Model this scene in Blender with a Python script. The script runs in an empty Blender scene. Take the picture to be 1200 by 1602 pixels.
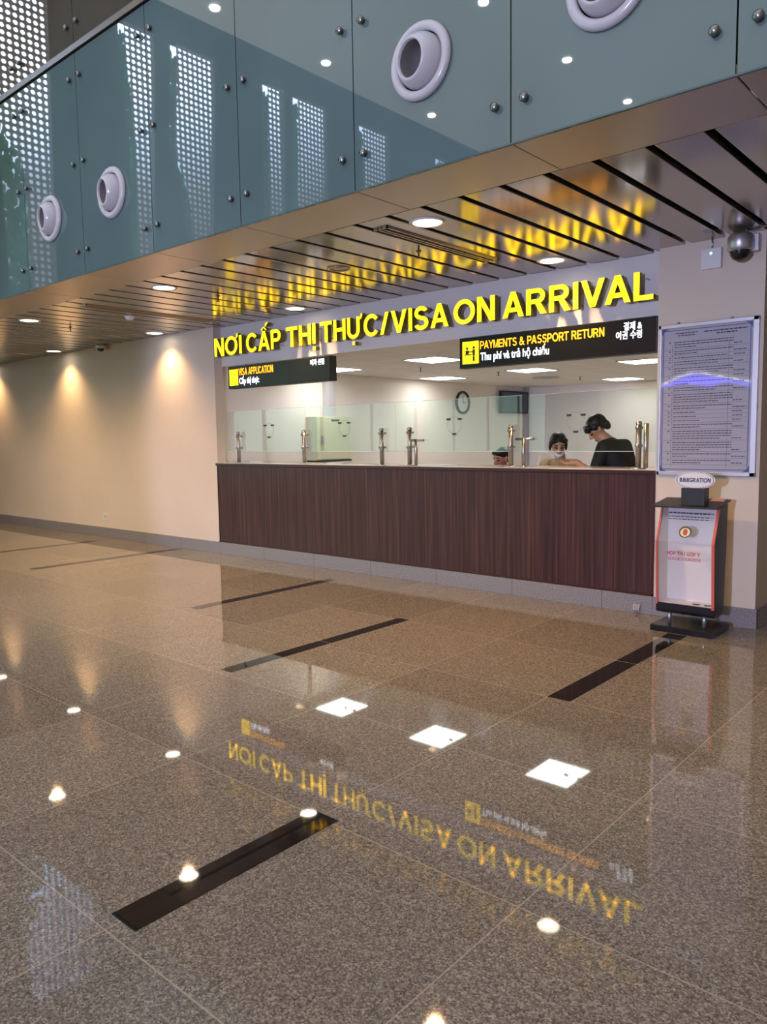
import bpy, bmesh, math, random
from mathutils import Vector, Matrix
random.seed(7)
S = bpy.context.scene
C = S.collection
PI = math.pi

# ------------------------------------------------------------------ camera, world, light, exposure
cam_d = bpy.data.cameras.new('camera')
cam = bpy.data.objects.new('camera', cam_d); C.objects.link(cam)
F_PX = 1203.0
cam_d.sensor_fit = 'HORIZONTAL'; cam_d.sensor_width = 36.0
cam_d.lens = 36.0 * F_PX / 1200.0
cam_d.clip_start = 0.05; cam_d.clip_end = 200
v1 = Vector((-1377, -95, F_PX)); v2 = Vector((1060, -133, F_PX))     # vanishing points of the counter wall and of the floor strips
ax = (-v1).normalized(); ay = v2.normalized(); ay = (ay - ax * ax.dot(ay)).normalized()
az = ax.cross(ay)
if az.y > 0: az = -az
right = Vector((ax.x, ay.x, az.x)); down = Vector((ax.y, ay.y, az.y)); fwd = Vector((ax.z, ay.z, az.z))
CAM = Vector((0, -6.177, 1.5))
M = Matrix((right, -down, -fwd)).transposed().to_4x4(); M.translation = CAM
cam.matrix_world = M
S.camera = cam
S.view_settings.view_transform = 'Standard'; S.view_settings.look = 'None'
S.view_settings.gamma = 1.0; S.view_settings.use_curve_mapping = False
S.view_settings.exposure = 0.2
try:
    S.cycles.use_denoising = True
    S.cycles.max_bounces = 10; S.cycles.transparent_max_bounces = 16
    S.cycles.sample_clamp_indirect = 6.0
    S.cycles.caustics_reflective = False; S.cycles.caustics_refractive = False
except Exception:
    pass

W = bpy.data.worlds.new('sky'); S.world = W; W.use_nodes = True
wn = W.node_tree.nodes; wl = W.node_tree.links
bg = wn['Background']
tc = wn.new('ShaderNodeTexCoord'); sx = wn.new('ShaderNodeSeparateXYZ'); rp = wn.new('ShaderNodeValToRGB')
wl.new(tc.outputs['Generated'], sx.inputs[0]); wl.new(sx.outputs['Z'], rp.inputs[0]); wl.new(rp.outputs[0], bg.inputs['Color'])
cr = rp.color_ramp
cr.elements[0].position = 0.0; cr.elements[0].color = (0.03, 0.035, 0.035, 1)
cr.elements[1].position = 0.62; cr.elements[1].color = (0.16, 0.26, 0.50, 1)
for p_, c_ in ((0.24, (0.04, 0.045, 0.05)), (0.29, (0.09, 0.11, 0.14)), (0.345, (0.30, 0.40, 0.58)), (0.40, (0.66, 0.86, 1.2)), (0.45, (0.60, 0.82, 1.25)), (0.50, (0.34, 0.46, 0.72))):
    e = cr.elements.new(p_); e.color = (*c_, 1)
bg.inputs['Strength'].default_value = 20.0

def light(name, kind, loc, target, energy, color, **kw):
    l = bpy.data.lights.new(name, kind); l.energy = energy; l.color = color
    for k, v in kw.items(): setattr(l, k, v)
    o = bpy.data.objects.new(name, l); C.objects.link(o)
    o.location = loc
    o.rotation_euler = (Vector(target) - Vector(loc)).to_track_quat('-Z', 'Y').to_euler()
    return o
# general light of the tall hall (its ceiling lamps), and an unseen spot added behind the camera for the cool wall patch
light('hall_light', 'AREA', (-6, -14.5, 11.2), (-6, -14.5, 0), 1300, (1.0, 0.93, 0.86), shape='RECTANGLE', size=19, size_y=22)
light('hall_fill', 'AREA', (2, -24, 6.0), (-5, 0, 2.0), 600, (0.80, 0.88, 1.0), shape='RECTANGLE', size=8, size_y=6)  # cool area lamp added behind the camera as ambient fill, no opening there
light('cool_spot', 'SPOT', (-1.2, -15.0, 2.1), (-3.6, 0, 1.6), 3100, (0.57, 0.59, 1.0), spot_size=math.radians(44), spot_blend=0.12, shadow_soft_size=0.25)

# ------------------------------------------------------------------ materials
def lin(r, g, b):
    f = lambda c: (c/255/12.92) if c/255 <= 0.04045 else ((c/255 + 0.055)/1.055)**2.4
    return (f(r), f(g), f(b), 1)
def mat(name, col, rough=0.5, metal=0.0, spec=0.5, emit=None, estr=0.0, coat=0.0, ior=1.5):
    m = bpy.data.materials.new(name); m.use_nodes = True
    b = m.node_tree.nodes['Principled BSDF']
    b.inputs['Base Color'].default_value = col if len(col) == 4 else (*col, 1)
    b.inputs['Roughness'].default_value = rough; b.inputs['Metallic'].default_value = metal
    b.inputs['Specular IOR Level'].default_value = spec; b.inputs['IOR'].default_value = ior
    b.inputs['Coat Weight'].default_value = coat
    if emit:
        b.inputs['Emission Color'].default_value = emit if len(emit) == 4 else (*emit, 1)
        b.inputs['Emission Strength'].default_value = estr
    return m
def nt(m): return m.node_tree.nodes, m.node_tree.links, m.node_tree.nodes['Principled BSDF']
def math_node(n, l, op, a, b=None, c=None):
    k = n.new('ShaderNodeMath'); k.operation = op
    for i, v in enumerate((a, b, c)):
        if v is None: continue
        if isinstance(v, (int, float)): k.inputs[i].default_value = v
        else: l.new(v, k.inputs[i])
    return k.outputs[0]
def noise_tint(m, scale, lo, hi, detail=3, coord='Object', stretch=None):
    n, l, b = nt(m)
    t = n.new('ShaderNodeTexCoord'); mp = n.new('ShaderNodeMapping'); no = n.new('ShaderNodeTexNoise'); r = n.new('ShaderNodeValToRGB')
    if stretch: mp.inputs['Scale'].default_value = stretch
    no.inputs['Scale'].default_value = scale; no.inputs['Detail'].default_value = detail
    r.color_ramp.elements[0].position = 0.3; r.color_ramp.elements[1].position = 0.7
    r.color_ramp.elements[0].color = lo; r.color_ramp.elements[1].color = hi
    l.new(t.outputs[coord], mp.inputs[0]); l.new(mp.outputs[0], no.inputs[0]); l.new(no.outputs[0], r.inputs[0]); l.new(r.outputs[0], b.inputs['Base Color'])
    return m

M_wall = noise_tint(mat('wall_paint', lin(214, 200, 182), 0.6, spec=0.3), 1.2, lin(212, 198, 181), lin(217, 203, 186))
M_office = mat('office_paint', lin(234, 226, 216), 0.6, spec=0.3)
M_fascia = mat('fascia_paint', lin(222, 216, 210), 0.5, spec=0.3)
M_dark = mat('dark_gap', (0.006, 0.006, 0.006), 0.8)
M_black = mat('black_plastic', (0.008, 0.008, 0.009), 0.25)
M_blackmatt = mat('black_sheet', (0.012, 0.012, 0.012), 0.45)
M_white = mat('white_plastic', (0.75, 0.74, 0.74), 0.3)
M_steel = mat('polished_steel', (0.42, 0.41, 0.39), 0.32, metal=1.0)
M_darksteel = mat('bolt_steel', (0.22, 0.23, 0.24), 0.28, metal=1.0)
M_alu = mat('aluminium', (0.50, 0.50, 0.52), 0.38, metal=0.8)
M_lamp = mat('lamp_lens', (1, 1, 1), 0.5, emit=(1.0, 0.90, 0.72), estr=12.0)
M_office_lamp = mat('office_lamp_diffuser', (1, 1, 1), 0.5, emit=(1.0, 0.98, 0.94), estr=10.5)
M_hall_lamp = mat('hall_lamp_lens', (1, 1, 1), 0.5, emit=(1.0, 0.93, 0.82), estr=45.0)
M_yellow = mat('yellow_letter_face', lin(250, 225, 40), 0.4, emit=(1.0, 0.66, 0.006), estr=1.7)
M_yellow_side = mat('yellow_letter_return', lin(120, 110, 8), 0.35)
M_sign = mat('black_sign_face', (0.010, 0.0095, 0.009), 0.3, spec=0.25)
M_sign_y = mat('sign_yellow_text', lin(240, 190, 20), 0.5, emit=(1.0, 0.42, 0.012), estr=1.5)
M_sign_w = mat('sign_white_text', (0.8, 0.8, 0.8), 0.5, emit=(0.80, 0.88, 1.0), estr=2.0)
M_sign_icon = mat('sign_yellow_icon', lin(250, 225, 20), 0.5, emit=(1.0, 0.64, 0.004), estr=1.6)
M_icon_dim = mat('sign_icon_lines', lin(190, 150, 10), 0.5, emit=(0.7, 0.45, 0.01), estr=0.6)

# glass cladding
def glass_clad(name, c0, c1):
    m = mat(name, c0, 0.015, ior=1.55)
    return noise_tint(m, 0.8, c0, c1)
M_glass = glass_clad('teal_cladding_glass', (0.088, 0.138, 0.140, 1), (0.112, 0.172, 0.172, 1))
M_glass_up = glass_clad('bronze_cladding_glass', (0.075, 0.070, 0.055, 1), (0.095, 0.085, 0.065, 1))
M_glass_edge = mat('glass_edge', lin(70, 95, 95), 0.1)

# clear screens on the counter
M_pane = bpy.data.materials.new('clear_screen_glass'); M_pane.use_nodes = True
n = M_pane.node_tree.nodes; l = M_pane.node_tree.links
for x in list(n):
    if x.type != 'OUTPUT_MATERIAL': n.remove(x)
out = [x for x in n if x.type == 'OUTPUT_MATERIAL'][0]
tr = n.new('ShaderNodeBsdfTransparent'); tr.inputs[0].default_value = (0.945, 0.985, 0.968, 1)
gl = n.new('ShaderNodeBsdfGlossy'); gl.inputs['Roughness'].default_value = 0.01
fr = n.new('ShaderNodeFresnel'); fr.inputs[0].default_value = 1.5
mx = n.new('ShaderNodeMixShader')
gm = n.new('ShaderNodeNewGeometry')
inv = n.new('ShaderNodeMath'); inv.operation = 'SUBTRACT'; inv.inputs[0].default_value = 1.0; l.new(gm.outputs['Backfacing'], inv.inputs[1])
ff = n.new('ShaderNodeMath'); ff.operation = 'MULTIPLY'; l.new(fr.outputs[0], ff.inputs[0]); l.new(inv.outputs[0], ff.inputs[1])
fm = n.new('ShaderNodeMath'); fm.operation = 'MULTIPLY'; fm.inputs[1].default_value = 1.7; l.new(ff.outputs[0], fm.inputs[0])   # both faces of the sheet mirror
l.new(fm.outputs[0], mx.inputs[0]); l.new(tr.outputs[0], mx.inputs[1]); l.new(gl.outputs[0], mx.inputs[2]); l.new(mx.outputs[0], out.inputs[0])
M_clip = mat('screen_clip', (0.03, 0.03, 0.03), 0.3)

# floor: polished granite slabs, speckled, 0.915 m joints
M_floor = mat('polished_granite_floor', (0.2, 0.15, 0.1), 0.03, ior=1.5)
n, l, b = nt(M_floor)
g = n.new('ShaderNodeNewGeometry'); sp = n.new('ShaderNodeSeparateXYZ'); l.new(g.outputs['Position'], sp.inputs[0])
PITCH = 0.915
tx = math_node(n, l, 'DIVIDE', math_node(n, l, 'ADD', sp.outputs[0], 2.14), PITCH)
ty = math_node(n, l, 'DIVIDE', math_node(n, l, 'ADD', sp.outputs[1], 0.50), PITCH)
def joint(t):
    fr = math_node(n, l, 'FRACT', t)
    d = math_node(n, l, 'MINIMUM', fr, math_node(n, l, 'SUBTRACT', 1.0, fr))
    return math_node(n, l, 'LESS_THAN', d, 0.0032)
jm = math_node(n, l, 'MAXIMUM', joint(tx), joint(ty))
cmb = n.new('ShaderNodeCombineXYZ')
l.new(math_node(n, l, 'FLOOR', tx), cmb.inputs[0]); l.new(math_node(n, l, 'FLOOR', ty), cmb.inputs[1])
wn_ = n.new('ShaderNodeTexWhiteNoise'); wn_.noise_dimensions = '3D'; l.new(cmb.outputs[0], wn_.inputs['Vector'])
vo = n.new('ShaderNodeTexVoronoi'); vo.inputs['Scale'].default_value = 185; l.new(g.outputs['Position'], vo.inputs['Vector'])
vsep = n.new('ShaderNodeSeparateColor'); l.new(vo.outputs['Color'], vsep.inputs[0])
no = n.new('ShaderNodeTexNoise'); no.inputs['Scale'].default_value = 55; no.inputs['Detail'].default_value = 3; l.new(g.outputs['Position'], no.inputs['Vector'])
mixv = math_node(n, l, 'ADD', math_node(n, l, 'MULTIPLY', vsep.outputs[0], 0.65), math_node(n, l, 'MULTIPLY', no.outputs[0], 0.45))
rp = n.new('ShaderNodeValToRGB'); l.new(mixv, rp.inputs[0])
cr = rp.color_ramp
cr.elements[0].position = 0.12; cr.elements[0].color = (0.074, 0.061, 0.050, 1)
cr.elements[1].position = 0.95; cr.elements[1].color = (0.43, 0.37, 0.285, 1)
e = cr.elements.new(0.40); e.color = (0.160, 0.133, 0.107, 1)
e = cr.elements.new(0.68); e.color = (0.250, 0.210, 0.165, 1)
tint = math_node(n, l, 'ADD', 0.88, math_node(n, l, 'MULTIPLY', wn_.outputs['Value'], 0.22))
sc = n.new('ShaderNodeVectorMath'); sc.operation = 'SCALE'; l.new(rp.outputs[0], sc.inputs[0]); l.new(tint, sc.inputs['Scale'])
mj = n.new('ShaderNodeMix'); mj.data_type = 'RGBA'
l.new(math_node(n, l, 'MULTIPLY', jm, 0.65), mj.inputs[0]); l.new(sc.outputs[0], mj.inputs[6]); mj.inputs[7].default_value = (0.46, 0.37, 0.28, 1)
l.new(mj.outputs[2], b.inputs['Base Color'])

M_inlay = noise_tint(mat('black_granite_inlay', (0.01, 0.01, 0.01), 0.025), 160, (0.006, 0.005, 0.005, 1), (0.022, 0.019, 0.018, 1), 2)
M_plinth = noise_tint(mat('grey_granite', (0.2, 0.2, 0.2), 0.25), 130, lin(96, 94, 98), lin(160, 156, 158), 2)
M_slat = mat('brushed_metal_slat', (0.40, 0.345, 0.30), 0.15, metal=0.85)
M_soffit = mat('brushed_metal_soffit', (0.44, 0.37, 0.31), 0.30, metal=0.8)

# wood laminate: vertical grain, board joints every 0.4 m
M_wood = mat('dark_wood_laminate', (0.06, 0.02, 0.015), 0.32, spec=0.35)
n, l, b = nt(M_wood)
g = n.new('ShaderNodeNewGeometry'); mp = n.new('ShaderNodeMapping'); mp.inputs['Scale'].default_value = (38, 6, 0.9)
no = n.new('ShaderNodeTexNoise'); no.inputs['Scale'].default_value = 1.0; no.inputs['Detail'].default_value = 6; no.inputs['Distortion'].default_value = 0.4
rp = n.new('ShaderNodeValToRGB')
l.new(g.outputs['Position'], mp.inputs[0]); l.new(mp.outputs[0], no.inputs['Vector']); l.new(no.outputs[0], rp.inputs[0])
cr = rp.color_ramp
cr.elements[0].position = 0.28; cr.elements[0].color = lin(44, 27, 28)
cr.elements[1].position = 0.75; cr.elements[1].color = lin(88, 58, 56)
e = cr.elements.new(0.5); e.color = lin(66, 41, 41)
sp = n.new('ShaderNodeSeparateXYZ'); l.new(g.outputs['Position'], sp.inputs[0])
fx = math_node(n, l, 'FRACT', math_node(n, l, 'DIVIDE', sp.outputs[0], 0.405))
jm = math_node(n, l, 'LESS_THAN', fx, 0.012)
mj = n.new('ShaderNodeMix'); mj.data_type = 'RGBA'; l.new(math_node(n, l, 'MULTIPLY', jm, 0.6), mj.inputs[0]); l.new(rp.outputs[0], mj.inputs[6]); mj.inputs[7].default_value = lin(120, 66, 52)
l.new(mj.outputs[2], b.inputs['Base Color'])
M_wood_edge = mat('dark_wood_edge', lin(58, 28, 26), 0.3)
M_top = mat('pale_counter_top', lin(214, 208, 200), 0.15)

# ------------------------------------------------------------------ mesh helpers
def obj(name, bm, m=None, parent=None, smooth=False):
    me = bpy.data.meshes.new(name); bm.to_mesh(me); bm.free()
    for k in ([m] if not isinstance(m, (list, tuple)) else m):
        if k: me.materials.append(k)
    if smooth:
        for p in me.polygons: p.use_smooth = True
    o = bpy.data.objects.new(name, me); C.objects.link(o)
    if parent: o.parent = parent
    return o
def tag(o, label=None, cat=None, group=None, kind=None):
    if label: o['label'] = label
    if cat: o['category'] = cat
    if group: o['group'] = group
    if kind: o['kind'] = kind
    return o
def empty(name, loc, label, cat, group=None, rot=(0, 0, 0)):
    o = bpy.data.objects.new(name, None); C.objects.link(o); o.location = loc; o.rotation_euler = rot
    o.empty_display_size = 0.1
    return tag(o, label, cat, group)
def bx(bm, x0, x1, y0, y1, z0, z1, bev=0.0, mi=0):
    r = bmesh.ops.create_cube(bm, size=1.0)
    vs = r['verts']
    for v in vs:
        v.co = Vector(((x0+x1)/2 + v.co.x*(x1-x0), (y0+y1)/2 + v.co.y*(y1-y0), (z0+z1)/2 + v.co.z*(z1-z0)))
    fs = list({f for v in vs for f in v.link_faces})
    for f in fs: f.material_index = mi
    if bev > 0:
        es = list({e for v in vs for e in v.link_edges})
        bmesh.ops.bevel(bm, geom=es, offset=bev, segments=2, affect='EDGES', profile=0.6)
    return bm
def box(name, x0, x1, y0, y1, z0, z1, m, parent=None, bev=0.0):
    return obj(name, bx(bmesh.new(), x0, x1, y0, y1, z0, z1, bev), m, parent)
def struct(name, bm, m):
    o = obj(name, bm, m); o['kind'] = 'structure'; return o
def sbox(name, *a):
    o = box(name, *a); o['kind'] = 'structure'; return o
def cyl(bm, p0, p1, r0, r1=None, seg=20, cap=True):
    r1 = r0 if r1 is None else r1
    p0 = Vector(p0); p1 = Vector(p1); d = p1 - p0
    mt = Matrix.Translation((p0 + p1)/2) @ d.to_track_quat('Z', 'Y').to_matrix().to_4x4()
    bmesh.ops.create_cone(bm, cap_ends=cap, segments=seg, radius1=r0, radius2=r1, depth=d.length, matrix=mt)
    return bm
def lathe(bm, prof, axis_m, seg=40):
    """profile [(radius, height)] turned about the local Z of axis_m"""
    rings = []
    for r, h in prof:
        rings.append([bm.verts.new(axis_m @ Vector((r*math.cos(2*PI*i/seg), r*math.sin(2*PI*i/seg), h))) for i in range(seg)])
    for a, b in zip(rings, rings[1:]):
        for i in range(seg):
            j = (i+1) % seg
            try: bm.faces.new((a[i], a[j], b[j], b[i]))
            except ValueError: pass
    bmesh.ops.recalc_face_normals(bm, faces=bm.faces)
    return bm
def prism(bm, pts, axis, a0, a1, mi=0):
    """closed outline pts (2D) extruded along axis 'x' (pts are y,z) or 'y' (pts are x,z) or 'z'"""
    def P(p, a):
        return {'x': (a, p[0], p[1]), 'y': (p[0], a, p[1]), 'z': (p[0], p[1], a)}[axis]
    A = [bm.verts.new(P(p, a0)) for p in pts]; B = [bm.verts.new(P(p, a1)) for p in pts]
    fs = [bm.faces.new(A), bm.faces.new(B[::-1])]
    for i in range(len(pts)):
        j = (i+1) % len(pts); fs.append(bm.faces.new((A[j], A[i], B[i], B[j])))
    for f in fs: f.material_index = mi
    bmesh.ops.recalc_face_normals(bm, faces=fs)
    return bm

def text_mesh(body, size=1.0, offset=0.0, extrude=0.0, res=6):
    cu = bpy.data.curves.new('lettering', 'FONT'); cu.body = body; cu.size = size; cu.offset = offset; cu.extrude = extrude; cu.resolution_u = res
    o = bpy.data.objects.new('lettering', cu); C.objects.link(o)
    dg = bpy.context.evaluated_depsgraph_get()
    me = bpy.data.meshes.new_from_object(o.evaluated_get(dg))
    bpy.data.objects.remove(o); bpy.data.curves.remove(cu)
    return me

# block capitals in the heavy grotesque of the signs: every glyph is a few plates; cap height 1
def _ring(cx, cz, rx, rz, a0, a1, w, n=18):
    out = []
    for i in range(n):
        t0, t1 = math.radians(a0+(a1-a0)*i/n), math.radians(a0+(a1-a0)*(i+1)/n)
        out.append([(cx+rx*math.cos(t0), cz+rz*math.sin(t0)), (cx+rx*math.cos(t1), cz+rz*math.sin(t1)),
                    (cx+(rx-w)*math.cos(t1), cz+(rz-w*.88)*math.sin(t1)), (cx+(rx-w)*math.cos(t0), cz+(rz-w*.88)*math.sin(t0))])
    return out
def _r(x0, x1, z0, z1): return [[(x0, z0), (x1, z0), (x1, z1), (x0, z1)]]
def _leg(b0, b1, t0, t1, zb=0.0, zt=1.0): return [[(b0, zb), (b1, zb), (t1, zt), (t0, zt)]]
def glyph(ch, w):
    """(ink width, plates)"""
    v = w*0.86
    horn = lambda x: _ring(x-0.07, 1.06, 0.20, 0.22, -75, 20, 0.11, 6)
    if ch == 'A': return 0.96, _leg(0, w*1.08, .48-w*.53, .48+w*.53) + _leg(.96-w*1.08, .96, .48-w*.53, .48+w*.53) + _r(.2, .76, .21, .21+v)
    if ch == 'Ấ':
        q = glyph('A', w)[1]; return 0.96, q + _leg(.22, .36, .42, .50, 1.06, 1.22) + _leg(.60, .74, .46, .54, 1.06, 1.22) + _leg(.56, .67, .68, .86, 1.25, 1.44)
    if ch == 'B': return 0.80, _r(0, w, 0, 1) + _r(.1, .46, 1-v, 1) + _r(.1, .48, .45, .45+v) + _r(.1, .48, 0, v) + _ring(.44, .73, .32, .27, -90, 90, w) + _ring(.46, .30, .34, .30, -90, 90, w)
    if ch == 'C': return 0.93, _ring(.5, .5, .5, .515, 38, 322, w, 26)
    if ch == 'E': return 0.72, _r(0, w, 0, 1) + _r(.1, .72, 1-v, 1) + _r(.1, .67, .42, .42+v) + _r(.1, .72, 0, v)
    if ch == 'G': return 0.96, _ring(.5, .5, .5, .515, 40, 335, w, 26) + _r(.54, .96, .36, .36+v) + _r(.96-w, .96, .12, .45)
    if ch == 'H': return 0.82, _r(0, w, 0, 1) + _r(.82-w, .82, 0, 1) + _r(.1, .72, .42, .42+v)
    if ch == 'I': return w, _r(0, w, 0, 1)
    if ch == 'Ị': return w, _r(0, w, 0, 1) + _r(0, w, -.30, -.14)
    if ch == 'L': return 0.70, _r(0, w, 0, 1) + _r(.1, .70, 0, v)
    if ch == 'M': return 0.98, _r(0, w*.95, 0, 1) + _r(.98-w*.95, .98, 0, 1) + _leg(.40, .49, 0, w*1.3) + _leg(.49, .58, .98-w*1.3, .98)
    if ch == 'N': return 0.82, _r(0, w, 0, 1) + _r(.82-w, .82, 0, 1) + _leg(.82-w*1.15, .82, 0, w*1.15)
    if ch == 'O': return 1.04, _ring(.52, .5, .52, .515, 0, 360, w, 36)
    if ch == 'Ơ': return 1.08, _ring(.52, .5, .52, .515, 0, 360, w, 36) + horn(.95)
    if ch == 'Ộ': return 1.04, glyph('O', w)[1] + _leg(.26, .40, .46, .54, 1.06, 1.22) + _leg(.64, .78, .50, .58, 1.06, 1.22) + _r(.44, .60, -.28, -.12)
    if ch == 'Ó': return 1.04, glyph('O', w)[1] + _leg(.46, .58, .58, .76, 1.07, 1.26)
    if ch == 'P': return 0.79, _r(0, w, 0, 1) + _r(.1, .46, 1-v, 1) + _r(.1, .46, .37, .37+v) + _ring(.46, .685, .33, .315, -90, 90, w)
    if ch == 'R': return 0.88, _r(0, w, 0, 1) + _r(.1, .48, 1-v, 1) + _r(.1, .50, .41, .41+v) + _ring(.48, .705, .33, .295, -90, 90, w) + _leg(.88-w*1.25, .88, .36, .36+w*1.2, 0, .46)
    if ch == 'S': return 0.82, _ring(.41, .725, .375, .29, 22, 262, w, 22) + _ring(.41, .285, .40, .30, 98, -160, w, 22) + _leg(.36, .46, .36, .46, .585-w*.62, .43+w*.62)
    if ch == 'T': return 0.82, _r(.41-w/2, .41+w/2, 0, 1) + _r(0, .82, 1-v, 1)
    if ch in 'UƯỰ':
        q = _r(0, w, .36, 1) + _r(.82-w, .82, .36, 1) + _ring(.41, .37, .41, .385, 180, 360, w, 20)
        if ch != 'U': q += horn(.87)
        if ch == 'Ự': q += _r(.33, .33+w*.85, -.30, -.14)
        return (0.82 if ch == 'U' else 0.98), q
    if ch == 'V': return 0.92, _leg(.46-w*.53, .46+w*.5, 0, w*1.1) + _leg(.46-w*.5, .46+w*.53, .92-w*1.1, .92)
    if ch == 'X': return 0.92, _leg(0, w*1.25, .92-w*1.25, .92) + _leg(.92-w*1.25, .92, 0, w*1.25)
    if ch in 'YÝ':
        q = _r(.46-w/2, .46+w/2, 0, .46) + _leg(.46-w/2, .46+w/2, 0, w*1.2, .38, 1) + _leg(.46-w/2, .46+w/2, .92-w*1.2, .92, .38, 1)
        if ch == 'Ý': q += _leg(.42, .54, .54, .72, 1.07, 1.26)
        return 0.92, q
    if ch == '/': return 0.40, _leg(0, w*.75, .40-w*.75, .40, 0, 1)
    if ch == '&': return 0.98, _ring(.38, .77, .24, .235, 0, 360, w*.8) + _ring(.34, .28, .34, .30, 60, 330, w) + _leg(.72, .98, .22, .42, 0, .72) + _leg(.60, .74, .80, .94, .14, .46)
    return 0.28, []
def layout(text, w, gap=0.10):
    x = 0; out = []
    for ch in text:
        gw_, pl = glyph(ch, w)
        kern = 0
        if out and (out[-1][0]+ch) in ('VA', 'AV', 'YM', 'PA', 'AT', 'LI', 'AY', 'RT', 'RV'): kern = -0.10
        x += kern; out.append((ch, x, pl)); x += gw_+gap
    return out, x-gap
def caps_line(body, x0, x1, z0, zcap, y, m, parent, w=0.18, depth=0.002):
    """a printed line of capitals, one mesh"""
    lay, tot = layout(body, w); s = (x1-x0)/tot; h = zcap-z0
    bm = bmesh.new()
    for ch, gx, pl in lay:
        for q in pl: prism(bm, [(x0+(px+gx)*s, z0+pz*h) for px, pz in q], 'y', y-depth, y)
    o = obj('lettering', bm, m, parent)
    return o
def bounds(me):
    xs = [v.co.x for v in me.vertices]; ys = [v.co.y for v in me.vertices]
    return min(xs), max(xs), min(ys), max(ys)
def text_on_wall(name, body, x0, x1, z0, zcap, y, m, parent, offset=0.012, extrude=0.002, cap_ref=None):
    """text standing upright in the XZ plane facing -Y, its first and last ink at x0 and x1, baseline z0, cap height zcap"""
    me = text_mesh(body, 1.0, offset, 0.01)
    a, b_, c, d = bounds(me)
    capH = 0.728
    sx_ = (x1-x0)/(b_-a); sz = (zcap-z0)/capH
    for v in me.vertices:
        v.co = Vector((x0 + (v.co.x-a)*sx_, y - (v.co.z/0.01)*extrude, z0 + v.co.y*sz))
    me.materials.clear(); me.materials.append(m)
    o = bpy.data.objects.new(name, me); C.objects.link(o)
    if parent: o.parent = parent
    return o

# ------------------------------------------------------------------ the setting
ZC = 2.956            # slatted ceiling
XL, XR = -8.317, -2.47  # counter opening
ZF = 2.455            # underside of the fascia
bm = bmesh.new(); bx(bm, -16.2, 4, -27, 8.2, -0.1, 0.0); struct('floor', bm, M_floor)
sbox('floor_office', -8.36, -2.47, 0.5, 7.86, 0.0, 0.004, mat('office_bounce_floor', lin(196, 188, 176), 0.3))  # pale layer added to bounce light up to the office ceiling
sbox('wall_left', -16.2, XL, 0.0, 0.13, 0, 3.3, M_wall)
sbox('wall_fascia', XL-0.02, XR+0.02, 0.12, 0.26, ZF, 3.3, M_fascia)
sbox('wall_pillar', XR, -1.68, 0.0, 3.0, 0, 3.3, M_wall)
sbox('wall_office_left', -8.50, -8.36, 0.13, 7.90, 0, 2.75, M_office)
sbox('wall_office_back', -8.50, -2.3, 7.86, 8.0, 0, 2.75, M_office)
sbox('wall_office_right', -2.47, -2.35, 3.0, 7.9, 0, 2.75, M_office)
sbox('wall_far_right', 3.9, 4.05, -27, 3.0, 0, 11.3, M_wall)
sbox('wall_rear', -16.2, 4, -27.1, -27, 0, 11.3, M_wall)
sbox('ceiling_hall', -16.2, 4, -27.1, -2.75, 11.25, 11.4, mat('hall_ceiling_paint', (0.10, 0.12, 0.14), 0.6))
sbox('wall_beside_pillar', -1.68, 4, 2.9, 3.0, 0, 3.3, M_wall)

# office ceiling: 0.6 m lay-in tiles
M_octile = mat('office_ceiling_tiles', lin(205, 200, 195), 0.7)
n, l, b = nt(M_octile)
g = n.new('ShaderNodeNewGeometry'); sp = n.new('ShaderNodeSeparateXYZ'); l.new(g.outputs['Position'], sp.inputs[0])
def jl(o_, off):
    fr = math_node(n, l, 'FRACT', math_node(n, l, 'DIVIDE', math_node(n, l, 'ADD', o_, off), 0.6))
    return math_node(n, l, 'LESS_THAN', fr, 0.04)
jm = math_node(n, l, 'MAXIMUM', jl(sp.outputs[0], 8.155), jl(sp.outputs[1], -1.38+0.6))
mj = n.new('ShaderNodeMix'); mj.data_type = 'RGBA'; l.new(jm, mj.inputs[0]); mj.inputs[6].default_value = lin(222, 217, 212); mj.inputs[7].default_value = lin(240, 236, 230)
l.new(mj.outputs[2], b.inputs['Base Color'])
sbox('ceiling_office', -8.5, -2.35, 0.2, 7.9, 2.475, 2.55, M_octile)

# slatted metal ceiling under the bulkhead, slats along Y, pitch 0.295
bm = bmesh.new()
x = -1.41 + 0.295*15 + 0.028
while x > -16.2:
    bx(bm, x-0.295+0.05, x, -2.2, 0.10, ZC, ZC+0.03, 0.004)
    x -= 0.295
bx(bm, -16.2, 4, -2.2, 0.2, ZC+0.075, ZC+0.10, 0, 1)
struct('ceiling', bm, [M_slat, M_dark])
sbox('ceiling_right_return', -1.68, 4, 0.1, 2.95, ZC, ZC+0.05, M_slat)
# soffit edge panels with joints, pitch as the glass
SE = [-1.077 + 1.0725*k for k in range(4, -15, -1)]
bm = bmesh.new()
for a, b_ in zip(SE[1:], SE[:-1]):
    bx(bm, a+0.003, b_-0.003, -2.705, -2.205, ZC, ZC+0.05, 0.003)
struct('trim_1', bm, M_soffit)
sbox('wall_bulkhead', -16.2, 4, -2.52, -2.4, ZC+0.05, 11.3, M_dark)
# floor inlays
for i, (x0, x1, ys) in enumerate([(-2.145, -2.005, [(-2.33, -1.42), (-1.41, -0.51)]), (-4.075, -3.96, [(-3.19, -2.29), (-2.28, -1.375)]),
                                   (-5.83, -5.715, [(-2.21, -0.455)]), (-9.23, -9.10, [(-2.15, -0.1)]), (-11.05, -10.93, [(-2.1, -0.35)]),
                                   (-2.20, -2.06, [(-5.02, -4.13)])]):
    bm = bmesh.new()
    for y0, y1 in ys: bx(bm, x0, x1, y0, y1, -0.02, 0.0012)
    struct('trim_%d' % (i+2), bm, M_inlay)
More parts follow.
